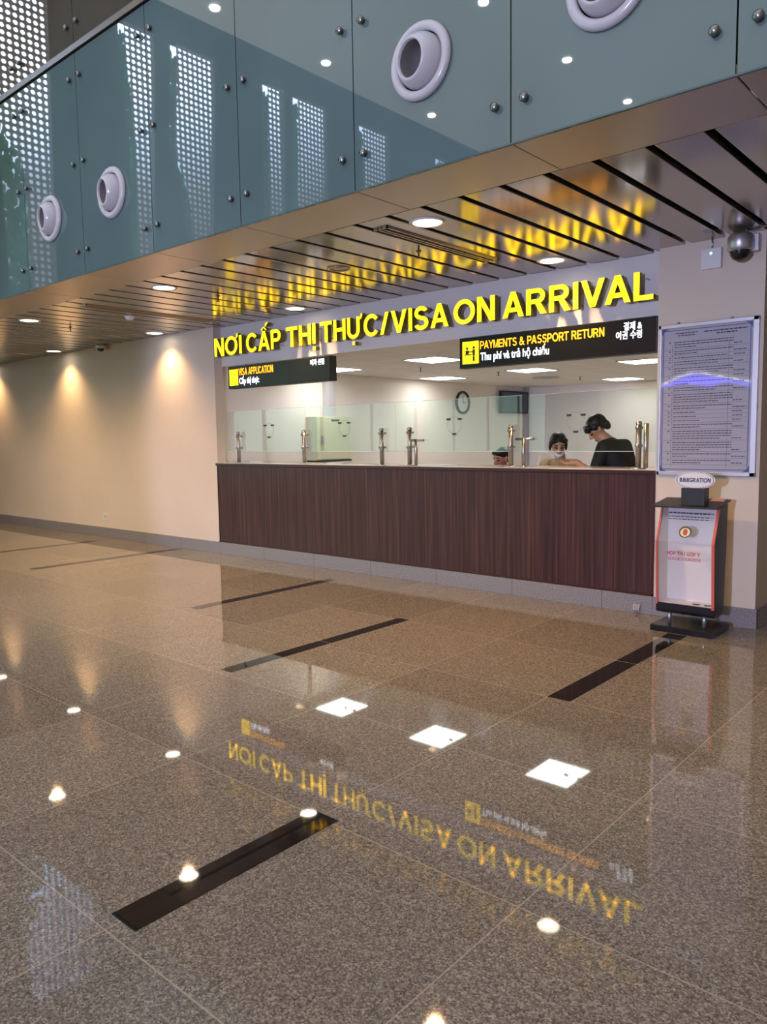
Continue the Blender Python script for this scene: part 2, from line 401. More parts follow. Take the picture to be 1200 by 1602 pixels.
# granite skirting
bm = bmesh.new()
x = XL
while x > -16:
    bx(bm, max(x-0.9, -16.0)+0.003, x, -0.015, 0.02, 0, 0.155, 0.003); x -= 0.9
struct('baseboard_left', bm, M_plinth)
bm = bmesh.new(); bx(bm, XR, -1.665, -0.015, 0.02, 0, 0.155, 0.003); bx(bm, -1.69, -1.665, 0.0, 2.9, 0, 0.155, 0.003); struct('baseboard_right', bm, M_plinth)

# ------------------------------------------------------------------ far facade (seen mirrored in the glass)
XF = -16.0
ZT, ZB = 10.72, 4.55
def curve(pts, z):
    pts = sorted(pts)
    if z <= pts[0][0]: return pts[0][1]
    for (z0, y0), (z1, y1) in zip(pts, pts[1:]):
        if z <= z1:
            t = (z-z0)/(z1-z0); t = t*t*(3-2*t); return y0 + (y1-y0)*t
    return pts[-1][1]
# left edge curve (z, y), right edge y, width of planted gap
PAN = [([(4.5, -6.68), (6.9, -6.66), (7.8, -6.23), (9.2, -5.75), (10.8, -5.5)], [(4.5, -7.22), (10.8, -7.32)], 0.45),
       ([(4.5, -9.15), (6.0, -9.16), (8.0, -9.20), (10.7, -9.04)], [(4.5, -9.55), (10.7, -9.79)], 0.14),
       ([(4.5, -10.68), (6.3, -10.66), (7.2, -10.60), (8.3, -10.27), (10.7, -10.38)], [(4.5, -11.2), (10.7, -11.47)], 0.15),
       ([(4.5, -13.2), (7.9, -13.12), (10.7, -13.15)], [(4.5, -13.6), (10.7, -13.72)], 0.16),
       ([(4.5, -14.2), (7.9, -14.1), (10.7, -14.2)], [(4.5, -15.25), (10.7, -15.3)], 0.16),
       ([(4.5, -16.9), (8.5, -16.85), (10.7, -16.75)], [(4.5, -18.1), (10.7, -18.0)], 0.10),
       ([(4.5, -20.4), (10.7, -20.5)], [(4.5, -21.7), (10.7, -21.6)], 0.16)]
M_perf = bpy.data.materials.new('perforated_sheet'); M_perf.use_nodes = True
n, l, b = nt(M_perf)
b.inputs['Base Color'].default_value = lin(205, 192, 190); b.inputs['Roughness'].default_value = 0.5
g = n.new('ShaderNodeNewGeometry'); sp = n.new('ShaderNodeSeparateXYZ'); l.new(g.outputs['Position'], sp.inputs[0])
PD = 0.137
row = math_node(n, l, 'DIVIDE', sp.outputs[2], PD)
odd = math_node(n, l, 'MULTIPLY', math_node(n, l, 'MODULO', math_node(n, l, 'FLOOR', row), 2.0), 0.0)
u = math_node(n, l, 'SUBTRACT', math_node(n, l, 'FRACT', math_node(n, l, 'ADD', math_node(n, l, 'DIVIDE', sp.outputs[1], PD), math_node(n, l, 'ADD', odd, 400.0))), 0.5)
v = math_node(n, l, 'SUBTRACT', math_node(n, l, 'FRACT', row), 0.5)
d2 = math_node(n, l, 'ADD', math_node(n, l, 'MULTIPLY', u, u), math_node(n, l, 'MULTIPLY', v, v))
hole = math_node(n, l, 'LESS_THAN', d2, 0.305*0.305)
tr = n.new('ShaderNodeBsdfTransparent'); mx = n.new('ShaderNodeMixShader')
l.new(hole, mx.inputs[0]); l.new(b.outputs[0], mx.inputs[1]); l.new(tr.outputs[0], mx.inputs[2])
l.new(mx.outputs[0], [x for x in n if x.type == 'OUTPUT_MATERIAL'][0].inputs[0])
M_facade = mat('facade_wall', lin(46, 62, 62), 0.5)
ZS = [ZB + (ZT-ZB)*i/24 for i in range(25)]
bmw = bmesh.new()
def strip(bm, x0, x1, yl, yr):
    """solid strip between the curves yl(z) and yr(z)"""
    prev = None
    for z in ZS:
        q = [bm.verts.new((x, y, z)) for x in (x0, x1) for y in (yl(z), yr(z))]
        if prev:
            p = prev
            for a, b_ in ((0, 1), (1, 3), (3, 2), (2, 0)): bm.faces.new((p[a], p[b_], q[b_], q[a]))
        else: bm.faces.new((q[0], q[1], q[3], q[2]))
        prev = q
    q = prev; bm.faces.new((q[0], q[2], q[3], q[1]))
    bmesh.ops.recalc_face_normals(bm, faces=bm.faces)
last = lambda z: -4.6
M_leaf = noise_tint(mat('climbing_leaves', (0.05, 0.2, 0.05), 0.6), 5.0, (0.02, 0.14, 0.04, 1), (0.22, 0.62, 0.18, 1), 4)
for i, (L, R_, gw) in enumerate(PAN):
    fl = lambda z, L=L: curve(L, z); fr_ = lambda z, R_=R_: curve(R_, z); fg = lambda z, L=L, gw=gw: curve(L, z) + gw
    strip(bmw, XF-0.15, XF, last, fg)
    last = fr_
    bmp = bmesh.new(); strip(bmp, XF+0.004, XF+0.010, fl, fr_)
    o = obj('perforated_screen', bmp, M_perf)
    tag(o, ['wide perforated metal screen with curved edge nearest the glass', 'narrow perforated metal screen, second along the far facade', 'broad perforated screen with bulging lower edge', 'very narrow perforated metal screen, fourth along the far facade',
            'broad straight perforated screen, fifth along the far facade', 'broad perforated screen, sixth along the far facade', 'perforated screen at the far end of the facade'][i], 'screen', 'perforated screens of the far facade')
    bmp = bmesh.new()
    k = 0
    z = ZB
    while z < ZT-0.2:
        yc = curve(L, z) + gw*0.5 + 0.20*(curve(L, z)-0.74)/16
        for q in range(5):
            mtx = Matrix.Translation((XF-0.22+random.uniform(-.03, .03), yc-gw*0.55+gw*1.0*(q+random.random())/5, z+random.uniform(-.1, .1))) @ Matrix.Diagonal((0.05, 0.03+gw*0.2*random.random(), 0.10, 1))
            bmesh.ops.create_icosphere(bmp, subdivisions=1, radius=1.0, matrix=mtx)
        z += 0.08
    o = obj('climbing_plant', bmp, M_leaf)
    tag(o, 'green climbing plant behind the slot left of the %s perforated screen' % ['first', 'second', 'third', 'fourth', 'fifth', 'sixth', 'seventh'][i], 'plant', 'climbing plants of the far facade')
strip(bmw, XF-0.15, XF, last, lambda z: -27.0)
bx(bmw, XF-0.15, XF, -27, -2.7, ZT, 11.3)
bx(bmw, XF-0.15, XF, -27, -2.7, 4.3, ZB)
bx(bmw, XF-0.15, XF, -4.8, 0, 0, 4.3)
bx(bmw, XF-0.15, XF, -27, -4.8, 0, 0.7)
bx(bmw, XF-0.15, XF, -27, -22.1, 0.7, 4.3)
bx(bmw, XF-0.15, XF, -4.6, -2.7, ZB, ZT)
struct('wall_facade', bmw, M_facade)
# glowing panes added below the screens to tint the counter glass reflections
M_glow = mat('teal_glow', lin(150, 200, 180), 0.4, emit=(0.58, 0.84, 0.74), estr=1.7)
k = 0
y = -4.9
while y > -21:
    bm = bmesh.new(); bx(bm, XF-0.12, XF-0.06, y-2.05, y, 0.7, 4.3); k += 1
    o = struct('glow_pane_%d' % k, bm, M_glow); y -= 2.15
bm = bmesh.new(); y = -4.8
while y > -27:
    bx(bm, XF-0.14, XF-0.02, y-0.1, y, 0.7, 4.3); y -= 2.15
struct('trim_9', bm, M_facade)

# blue LED ribbon display hanging at the back of the hall (it is what the poster mirrors)
rt = empty('led_display', (-8.9, -20.0, 3.0), 'curved blue LED ribbon display hanging at the back of the hall', 'display')
def ribbon(name, f0, f1, m):
    bm = bmesh.new(); N = 40; prev = None
    for i in range(N+1):
        t = i/N; xx = -1.45 + 2.9*t
        q = [bm.verts.new((xx, yy, zz)) for yy in (0.0, -0.05) for zz in (f0(t), f1(t))]
        if prev:
            p = prev
            for a, b_ in ((0, 1), (1, 3), (3, 2), (2, 0)): bm.faces.new((p[a], p[b_], q[b_], q[a]))
        else: bm.faces.new((q[0], q[1], q[3], q[2]))
        prev = q
    q = prev; bm.faces.new((q[0], q[2], q[3], q[1]))
    bmesh.ops.recalc_face_normals(bm, faces=bm.faces)
    return obj(name, bm, m, rt)
arch = lambda t: 0.48*math.sin(min(1, t*1.9+0.12)*PI/2)*(1-0.85*max(0, t-0.42)/0.58) - 0.02
ribbon('blue_band', lambda t: arch(t)-0.05-0.33*min(1, t*2.5)*(1 if t < .55 else max(0.25, 1-(t-.55)*4)), lambda t: arch(t)-0.02, mat('led_blue', (0, 0, 0), 0.4, emit=(0.10, 0.09, 1.0), estr=14))
ribbon('white_band', lambda t: arch(t), lambda t: arch(t)+0.05+0.02*math.sin(t*40), mat('led_white', (0, 0, 0), 0.4, emit=(0.75, 0.85, 1.0), estr=11))
ribbon('orange_edge', lambda t: arch(t)+0.09, lambda t: arch(t)+0.12, mat('led_orange', (0, 0, 0), 0.4, emit=(1.0, 0.6, 0.3), estr=4))

# ------------------------------------------------------------------ bulkhead glass panels with bolts
YG = -2.72
def bolt_bm(x, z):
    bm = bmesh.new()
    lathe(bm, [(0.0, 0.0), (0.013, 0.0), (0.013, 0.010), (0.021, 0.010), (0.023, 0.022), (0.019, 0.029), (0.0, 0.032)], Matrix.Translation((x, YG-0.005, z)) @ Matrix.Rotation(PI/2, 4, 'X'), 16)
    return bm
NOZ = [(-2.712, 'largest white round air nozzle, nearest whole one in the glass'), (-1.640, 'white round air nozzle cut off by the top edge'),
       (-5.930, 'small white round air nozzle, second from the left'), (-7.005, 'leftmost white round air nozzle, smallest in view')]
def clad_bm(a, b_, z0, z1):
    hit = [x for x, _ in NOZ if a < x < b_]
    if not hit: return bx(bmesh.new(), a, b_, YG, YG+0.012, z0, z1)
    bm = bmesh.new(); cx, cz, r, N = hit[0], 3.525, 0.160, 48
    rim = []; out = []
    for i in range(N):
        t = 2*PI*(i+0.5)/N; dx, dz = math.cos(t), math.sin(t)
        k = min(((b_-cx) if dx > 0 else (a-cx))/dx if abs(dx) > 1e-6 else 1e9, ((z1-cz) if dz > 0 else (z0-cz))/dz if abs(dz) > 1e-6 else 1e9)
        rim.append((cx+r*dx, cz+r*dz)); out.append((cx+k*dx, cz+k*dz))
    # pull the outer points nearest each corner onto the corner
    for c in ((a, z0), (a, z1), (b_, z0), (b_, z1)):
        j = min(range(N), key=lambda i: (out[i][0]-c[0])**2+(out[i][1]-c[1])**2); out[j] = c
    V_ = {}
    for nm, pts in (('r', rim), ('o', out)):
        for yy in (YG, YG+0.012): V_[nm, yy] = [bm.verts.new((p[0], yy, p[1])) for p in pts]
    for i in range(N):
        j = (i+1) % N
        for yy in (YG, YG+0.012): bm.faces.new((V_['r', yy][i], V_['r', yy][j], V_['o', yy][j], V_['o', yy][i]))
        for nm in 'ro': bm.faces.new((V_[nm, YG][i], V_[nm, YG][j], V_[nm, YG+0.012][j], V_[nm, YG+0.012][i]))
    bmesh.ops.recalc_face_normals(bm, faces=bm.faces)
    return bm
for i, (a, b_) in enumerate(list(zip(SE[1:], SE[:-1]))[3:]):
    # i = 0 covers -1.077 .. -0.005
    if b_ < -8.0: break
    lab = ['teal glass cladding panel at the right edge, corner showing', 'teal glass cladding panel behind the cut-off round air nozzle', 'teal glass cladding panel behind the largest round air nozzle',
           'plain teal glass cladding panel left of the largest nozzle', 'plain teal glass cladding panel mirroring the third perforated screen', 'teal glass cladding panel behind the nozzle second from the left',
           'teal glass cladding panel behind the leftmost air nozzle', 'dark teal glass cladding panel at the left edge, foliage reflected', 'teal glass cladding panel beyond the left edge']
    p = obj('glass_cladding', clad_bm(a+0.004, b_-0.004, ZC+0.004, 4.775), [M_glass])
    tag(p, lab[i], 'glass panel', 'teal glass panels of the bulkhead')
    for zz in (3.15, 3.88, 4.575):
        for xx in (a+0.085, b_-0.085): obj('bolt', bolt_bm(xx, zz), M_darksteel, p, True)
    if b_ < -3.5:
        u_ = obj('glass_cladding', bx(bmesh.new(), a+0.004, b_-0.004, YG, YG+0.012, 4.845, 6.6), [M_glass_up])
        tag(u_, 'bronze glass panel above the rail, over the %s' % {4: 'third screen reflection', 5: 'nozzle second from the left', 6: 'leftmost air nozzle', 7: 'left edge of view'}.get(i, 'third panel pair'), 'glass panel', 'bronze glass panels above the rail')
        for zz in (5.0, 5.7, 6.4):
            for xx in (a+0.085, b_-0.085): obj('bolt', bolt_bm(xx, zz), M_darksteel, u_, True)
sbox('trim_10', -16.1, 4, YG-0.02, YG+0.03, 4.785, 4.835, mat('bronze_rail', (0.16, 0.13, 0.10), 0.3, metal=0.8))
sbox('trim_11', -16.1, 4, YG-0.003, YG+0.014, ZC-0.004, ZC+0.004, M_glass_edge)

# round jet nozzles in the glass
M_noz_in = mat('nozzle_inside', (0.20, 0.19, 0.19), 0.5)
M_noz = mat('nozzle_grey', (0.50, 0.49, 0.52), 0.22)
def nozzle(x, z, label):
    t = empty('air_nozzle', (x, YG, z), label, 'air vent', 'round air nozzles in the glass bulkhead')
    A = Matrix.Rotation(PI/2, 4, 'X')
    obj('flange', lathe(bmesh.new(), [(0.150, 0.0), (0.200, 0.0), (0.203, 0.010), (0.195, 0.028), (0.175, 0.036), (0.158, 0.032), (0.150, 0.018), (0.150, 0.0)], A, 56), M_noz, t, True)
    tilt = Matrix.Rotation(PI/2 + math.radians(4), 4, 'X') @ Matrix.Rotation(math.radians(-9), 4, 'Y')
    bm = lathe(bmesh.new(), [(0.143, -0.03), (0.144, 0.01), (0.138, 0.040), (0.124, 0.068), (0.108, 0.088), (0.100, 0.094), (0.093, 0.090), (0.091, 0.06)], tilt, 56)
    obj('ball', bm, M_noz, t, True)
    obj('bore', lathe(bmesh.new(), [(0.0915, 0.075), (0.088, 0.02), (0.08, -0.10), (0.0, -0.101)], tilt, 40), M_noz_in, t, True)
    return t
for x, lab in NOZ:
    nozzle(x, 3.525, lab)

# ------------------------------------------------------------------ ceiling fittings
def downlight(x, y, label, power=110):
    t = empty('downlight', (x, y, ZC), label, 'ceiling light', 'round downlights in the slatted ceiling')
    obj('trim_ring', lathe(bmesh.new(), [(0.098, -0.002), (0.102, -0.008), (0.122, -0.007), (0.126, 0.0), (0.098, 0.0)], Matrix.Identity(4), 40), M_white, t, True)
    obj('lens', lathe(bmesh.new(), [(0.0, -0.0045), (0.099, -0.0035), (0.099, 0.0)], Matrix.Identity(4), 40), M_lamp, t, True)
    light('downlight_beam', 'SPOT', (x, y, ZC-0.02), (x, y+0.0001, 0), power, (1.0, 0.62, 0.29), spot_size=math.radians(118 if y > -1 else 160), spot_blend=0.9, shadow_soft_size=0.05)
DL = [(-3.32, -1.90, 'downlight nearest the largest air nozzle'), (-6.50, -1.90, 'front-row downlight above the counter\'s left end'), (-9.31, -1.92, 'front-row downlight over the blank wall, near left edge'),
      (-12.15, -1.92, 'front-row downlight beyond the left edge'), (-0.3, -1.90, 'front-row downlight beyond the right edge'),
      (-3.28, -0.26, 'downlight by the fascia above the word ARRIVAL'), (-6.52, -0.20, 'downlight by the fascia above the Vietnamese words'), (-9.29, -0.24, 'downlight by the wall casting a bright scallop beside the counter'),
      (-12.15, -0.26, 'leftmost downlight by the blank wall'), (-15.0, -0.26, 'downlight by the blank wall beyond the left edge')]
for x, y, lab in DL: downlight(x, y, lab, 85 if y > -1 else (185 if x < -1 else 45))

# linear slot vents
def slot_vent(x0, x1, y0, y1, label):
    t = empty('slot_vent', ((x0+x1)/2, (y0+y1)/2, ZC), label, 'air vent', 'linear slot vents in the slatted ceiling')
    w, h = (x1-x0)/2, (y1-y0)/2
    bm = bmesh.new()
    for a in (-w, -w*0.33, w*0.33-0.012, w-0.012): bx(bm, a, a+0.012, -h, h, -0.012, 0.004)
    bx(bm, -w, w, -h, -h+0.012, -0.012, 0.004); bx(bm, -w, w, h-0.012, h, -0.012, 0.004)
    obj('frame', bm, M_soffit, t)
    obj('slot', bx(bmesh.new(), -w+0.012, w-0.012, -h+0.012, h-0.012, -0.004, 0.0), M_dark, t)
slot_vent(-3.72, -3.58, -2.02, -0.62, 'double slot air vent between the two rightmost downlights')
slot_vent(-7.98, -7.84, -1.98, -0.35, 'slot air vent left of the yellow letters')
def sprinkler(x, y, label, z=ZC, up=None):
    t = empty('sprinkler', (x, y, z), label, 'sprinkler', 'fire sprinklers')
    obj('body', lathe(bmesh.new(), [(0.0, 0.0), (0.022, 0.0), (0.022, -0.006), (0.009, -0.008), (0.007, -0.05), (0.0, -0.05)], Matrix.Identity(4), 16), M_darksteel, t, True)
    obj('deflector', lathe(bmesh.new(), [(0.0, -0.05), (0.020, -0.052), (0.020, -0.056), (0.0, -0.058)], Matrix.Identity(4), 16), M_darksteel, t, True)
sprinkler(-3.877, -1.298, 'small ceiling sprinkler beside the double slot vent')
sprinkler(-6.504, -1.269, 'small ceiling sprinkler left of the yellow reflection')
sprinkler(-9.532, -1.301, 'small ceiling sprinkler over the blank wall')
def detector(x, y, label, r=0.06):
    t = empty('smoke_detector', (x, y, ZC), label, 'smoke detector', 'smoke detectors')
    obj('base', lathe(bmesh.new(), [(0.0, 0.0), (r, 0.0), (r, -0.014), (0.0, -0.014)], Matrix.Identity(4), 28), M_white, t, True)
    obj('sensor_head', lathe(bmesh.new(), [(r*0.85, -0.014), (r*0.8, -0.03), (r*0.5, -0.042), (0.0, -0.044)], Matrix.Identity(4), 28), M_white, t, True)
detector(-8.259, -1.22, 'white smoke detector on the slats over the blank wall')
t = empty('ceiling_speaker', (-4.752, -1.304, ZC), 'flat round ceiling speaker amid the yellow reflection', 'speaker')
obj('rim', lathe(bmesh.new(), [(0.085, 0.0), (0.10, 0.0), (0.10, -0.008), (0.085, -0.008), (0.085, 0.0)], Matrix.Identity(4), 36), M_soffit, t, True)
obj('grille', lathe(bmesh.new(), [(0.0, -0.006), (0.086, -0.004), (0.086, 0.0)], Matrix.Identity(4), 36), M_slat, t, True)

# lamps in the tall hall's ceiling (mirrored as bright points in the glass)
for i, (x, y) in enumerate([(-14.9, -10.70), (-14.9, -14.22), (-14.9, -18.72), (-10.3, -14.67), (-10.2, -18.41), (-10.1, -21.93), (-6.0, -18.0)]):
    o = obj('hall_downlight', lathe(bmesh.new(), [(0.0, 0.0), (0.11, 0.0), (0.12, 0.03), (0.12, 0.05)], Matrix.Translation((x, y, 11.21)), 24), M_hall_lamp)
    tag(o, 'small round lamp in the tall hall\'s ceiling, %s' % ['over the third screen', 'over the fifth screen', 'beyond the sixth screen', 'middle row, near', 'middle row, mid', 'middle row, far', 'right row'][i], 'ceiling light', 'lamps of the hall ceiling')

# ------------------------------------------------------------------ counter
ct = empty('service_counter', ((XL+XR)/2, 0.2, 0), 'long service counter with dark wood front and granite plinth', 'counter')
ct.location = (0, 0, 0)
box('front_panel', XL-0.02, XR+0.004, 0.0, 0.03, 0.155, 1.168, M_wood, ct)
box('bottom_rail', XL-0.02, XR, -0.006, 0.0, 0.155, 0.172, M_wood_edge, ct)
box('end_rail', XR-0.016, XR+0.004, -0.006, 0.0, 0.155, 1.168, M_wood_edge, ct)
box('countertop', XL-0.03, XR+0.004, -0.015, 0.50, 1.168, 1.198, [M_wood_edge], ct, 0.003)
box('worktop_surface', XL-0.02, XR, 0.01, 0.50, 1.198, 1.204, M_top, ct)
bm = bmesh.new(); x = XL
while x < XR-0.01:
    bx(bm, x+0.002, min(x+0.9, XR)-0.001, -0.015, 0.03, 0, 0.155, 0.003); x += 0.9
obj('plinth', bm, M_plinth, ct)
t = empty('floor_socket', (-2.60, -0.015, 0.0), 'small metal box on the plinth near the counter\'s right end', 'socket')
bm = bmesh.new(); prism(bm, [(0.0, 0.03), (-0.03, 0.03), (0.0, 0.085)], 'x', -0.03, 0.03); obj('cover', bm, M_plinth, t)
obj('back_plate', bx(bmesh.new(), -0.035, 0.035, -0.004, 0.001, 0.02, 0.09), M_plinth, t)

# clear screens
ZP0, ZP1, YP = 1.352, 1.872, 0.15
def screen(x0, x1, label, ring=None):
    p = obj('glass_screen', bx(bmesh.new(), x0, x1, YP-0.005, YP+0.005, ZP0, ZP1), M_pane)
    tag(p, label, 'glass screen', 'clear glass screens on the counter')
    bm = bmesh.new(); bx(bm, x0, x1, YP-0.0055, YP+0.0055, ZP0-0.004, ZP0)
    bx(bm, x0, x1, YP-0.0055, YP+0.0055, ZP1, ZP1+0.003)
    obj('polished_edge', bm, mat('polished_glass_edge', lin(205, 222, 212), 0.2), p)
    if ring is not None:
        zc = 1.615
        bm = lathe(bmesh.new(), [(0.080, -0.002), (0.083, -0.003), (0.088, -0.003), (0.090, -0.002), (0.090, 0.002), (0.080, 0.002), (0.080, -0.002)], Matrix.Translation((ring, YP-0.012, zc)) @ Matrix.Rotation(PI/2, 4, 'X'), 40)
        rg = obj('speech_ring', bm, M_pane, p, True)
        for a in (40, 140, 270):
            cx, cz = ring + 0.09*math.cos(math.radians(a)), zc + 0.09*math.sin(math.radians(a))
            obj('clip', bx(bmesh.new(), cx-0.020, cx+0.020, YP-0.026, YP-0.006, cz-0.010, cz+0.010, 0.003), M_clip, rg)
    return p
screen(-8.26, -6.78, 'glass counter screen at the left end, in front of blank wall', -7.43)
screen(-6.72, -5.37, 'glass counter screen before the electrical cabinet', -6.12)
screen(-5.355, -5.07, 'narrow glass screen between the second and third speech rings')
screen(-4.99, -3.81, 'glass counter screen before the wall clock', -4.585)
screen(-3.735, -2.50, 'glass counter screen before the standing man in black', -3.25)

def post(x, label, tee=False, h=0.385, double=False):
    t = empty('screen_post', (x, YP-0.045 if not tee else YP-0.03, 1.204), label, 'post', 'steel posts holding the glass screens')
    obj('foot', lathe(bmesh.new(), [(0.0, 0.0), (0.062 if not tee else 0.03, 0.0), (0.062 if not tee else 0.03, 0.006), (0.03, 0.012), (0.0, 0.012)], Matrix.Identity(4), 28), M_steel, t, True)
    if tee:
        obj('tube', cyl(bmesh.new(), (0, 0, 0.008), (0, 0, 0.275), 0.017), M_steel, t, True)
        obj('crossbar', cyl(bmesh.new(), (-0.085, 0, 0.262), (0.11, 0, 0.262), 0.012), M_steel, t, True)
        return t
    obj('tube', cyl(bmesh.new(), (0, 0, 0.008), (0, 0, h), 0.024), M_steel, t, True)
    if double: obj('tube', cyl(bmesh.new(), (0.065, 0.0, 0.008), (0.065, 0.0, h-0.005), 0.020), M_steel, t, True)
    obj('cap', lathe(bmesh.new(), [(0.026, h-0.012), (0.027, h+0.004), (0.018, h+0.014), (0.0, h+0.016)], Matrix.Identity(4), 20), M_steel, t, True)
    for zz in (h-0.04, h*0.50):
        bm = cyl(bmesh.new(), (0, 0.0, zz), (0, 0.06, zz), 0.014); cyl(bm, (0, -0.034, zz), (0, 0.0, zz), 0.017)
        obj('glass_clamp', bm, M_steel, t, True)
    return t
post(-8.00, 'steel screen post nearest the counter\'s left end')
post(-6.76, 'steel screen post before the electrical cabinet')
post(-5.53, 'steel screen post at the second screen\'s right end')
pt = post(-5.14, 'steel screen post with a side arm, left of the third speech ring')
obj('side_tube', cyl(bmesh.new(), (0.085, 0, 0.0), (0.085, 0, 0.275), 0.017), M_steel, pt, True)
obj('side_arm', cyl(bmesh.new(), (0.0, 0, 0.262), (0.19, 0, 0.262), 0.012), M_steel, pt, True)
post(-3.905, 'tall steel screen post beside the seated man')
post(-3.775, 'short T-topped steel post between seated man and woman', True)
post(-2.66, 'double steel screen post at the counter\'s right end', False, 0.385, True)
for i, (x0, x1) in enumerate([(-7.98, -7.72), (-6.55, -6.30)]):
    bm = bmesh.new()
    for k in range(4): bx(bm, x0+0.004*k, x1-0.003*k, 0.26+0.003*k, 0.44-0.002*k, 1.205+0.003*k, 1.2075+0.003*k)
    tag(obj('paper_stack', bm, M_white), ['low stack of white papers at the counter\'s left end', 'low stack of white papers below the electrical cabinet'][i], 'papers')

# ------------------------------------------------------------------ inside the office
bx_l = [(-7.80, 1.70), (-6.02, 1.70), (-4.25, 1.70), (-7.80, 4.25), (-6.02, 4.10), (-4.27, 4.10), (-5.90, 7.05), (-4.10, 7.05)]  # the last one is added out of view to brighten the back wall
for i, (x, y) in enumerate(bx_l):
    t = empty('panel_light', (x, y, 2.475), 'square office ceiling light, ' + ['front row left, beside the visa sign', 'front row middle, between the hanging signs', 'front row right, hidden behind the payments sign', 'second row left, above the clock wall',
             'second row middle, below the payments sign', 'second row right, cut by the pillar', 'back row, above the standing man', 'back row right, unseen, added to brighten the back wall'][i], 'ceiling light', 'square panel lights in the office ceiling')
    obj('diffuser', bx(bmesh.new(), -0.27, 0.27, -0.29, 0.29, -0.006, 0.004), M_office_lamp, t)
    bm = bmesh.new()
    for a in ((-0.29, 0.29, -0.31, -0.29), (-0.29, 0.29, 0.29, 0.31), (-0.29, -0.27, -0.31, 0.31), (0.27, 0.29, -0.31, 0.31)): bx(bm, *a, -0.010, 0.004)
    obj('frame', bm, M_white, t)
# corner post and glazed dado rails
sbox('trim_12', -8.36, -8.28, 7.76, 7.86, 0, 2.475, M_alu)
# electrical cabinet on the left wall
M_cab = mat('cream_cabinet', lin(206, 204, 170), 0.4)
t = empty('electrical_cabinet', (-8.36, 2.0, 1.2), 'cream electrical cabinet with a small latch on the office wall', 'cabinet')
obj('body', bx(bmesh.new(), 0.0, 0.20, -0.36, 0.36, -0.02, 0.62, 0.004), M_cab, t)
d = obj('door', bx(bmesh.new(), 0.20, 0.216, -0.35, 0.35, -0.01, 0.61, 0.003), M_cab, t)
obj('latch', bx(bmesh.new(), 0.216, 0.235, -0.27, -0.23, 0.22, 0.34, 0.004), M_alu, d)
obj('name_plate', bx(bmesh.new(), 0.216, 0.219, -0.05, 0.12, 0.55, 0.58), M_clip, d)
obj('bottom_trim', bx(bmesh.new(), 0.0, 0.23, -0.36, 0.36, -0.045, -0.02), M_clip, t)
tag(box('cable_trunking', -8.36, -8.28, 1.99, 2.17, 1.82, 2.475, mat('grey_trunking', lin(190, 188, 192), 0.5)), 'grey vertical cable trunking above the electrical cabinet', 'trunking')
# clock
t = empty('wall_clock', (-8.36, 5.58, 2.12), 'round wall clock with dark rim behind the glass', 'clock', rot=(0, 0, 0))
A = Matrix.Rotation(PI/2, 4, 'Y')
obj('rim', lathe(bmesh.new(), [(0.17, 0.0), (0.21, 0.0), (0.21, 0.04), (0.195, 0.05), (0.17, 0.035), (0.17, 0.0)], A, 40), M_black, t, True)
fc = obj('dial', lathe(bmesh.new(), [(0.0, 0.02), (0.172, 0.02), (0.172, 0.0)], A, 40), M_white, t)
obj('hand', bx(bmesh.new(), 0.022, 0.025, -0.006, 0.006, -0.01, 0.13), M_black, fc)
obj('hand', bx(bmesh.new(), 0.025, 0.028, -0.006, 0.09, -0.006, 0.006), M_black, fc)
# wall monitor
t = empty('wall_monitor', (-8.36, 7.25, 2.1), 'black flat monitor high in the office corner', 'monitor')
obj('casing', bx(bmesh.new(), 0.06, 0.12, -0.50, 0.50, -0.16, 0.28, 0.006), M_black, t)
obj('display', bx(bmesh.new(), 0.12, 0.123, -0.46, 0.46, -0.12, 0.24), mat('monitor_display', lin(60, 75, 80), 0.15), t)
obj('wall_bracket', bx(bmesh.new(), 0.0, 0.06, -0.1, 0.1, -0.1, 0.1), M_black, t)
t = empty('ceiling_diffuser', (-6.6, 5.55, 2.475), 'round grey air diffuser in the office ceiling', 'air vent')
for k, r in enumerate((0.22, 0.15, 0.08)):
    obj('ring', lathe(bmesh.new(), [(r-0.045, -0.004), (r, -0.018+0.002*k), (r+0.012, 0.0), (r-0.04, 0.0)], Matrix.Identity(4), 32), M_alu, t, True)
sprinkler(-6.85, 2.46, 'sprinkler in the office ceiling right of the visa sign', 2.475)
sprinkler(-6.55, 4.0, 'sprinkler in the office ceiling below the payments sign', 2.475)
sprinkler(-6.2, 6.0, 'sprinkler in the office ceiling before the back light', 2.475)

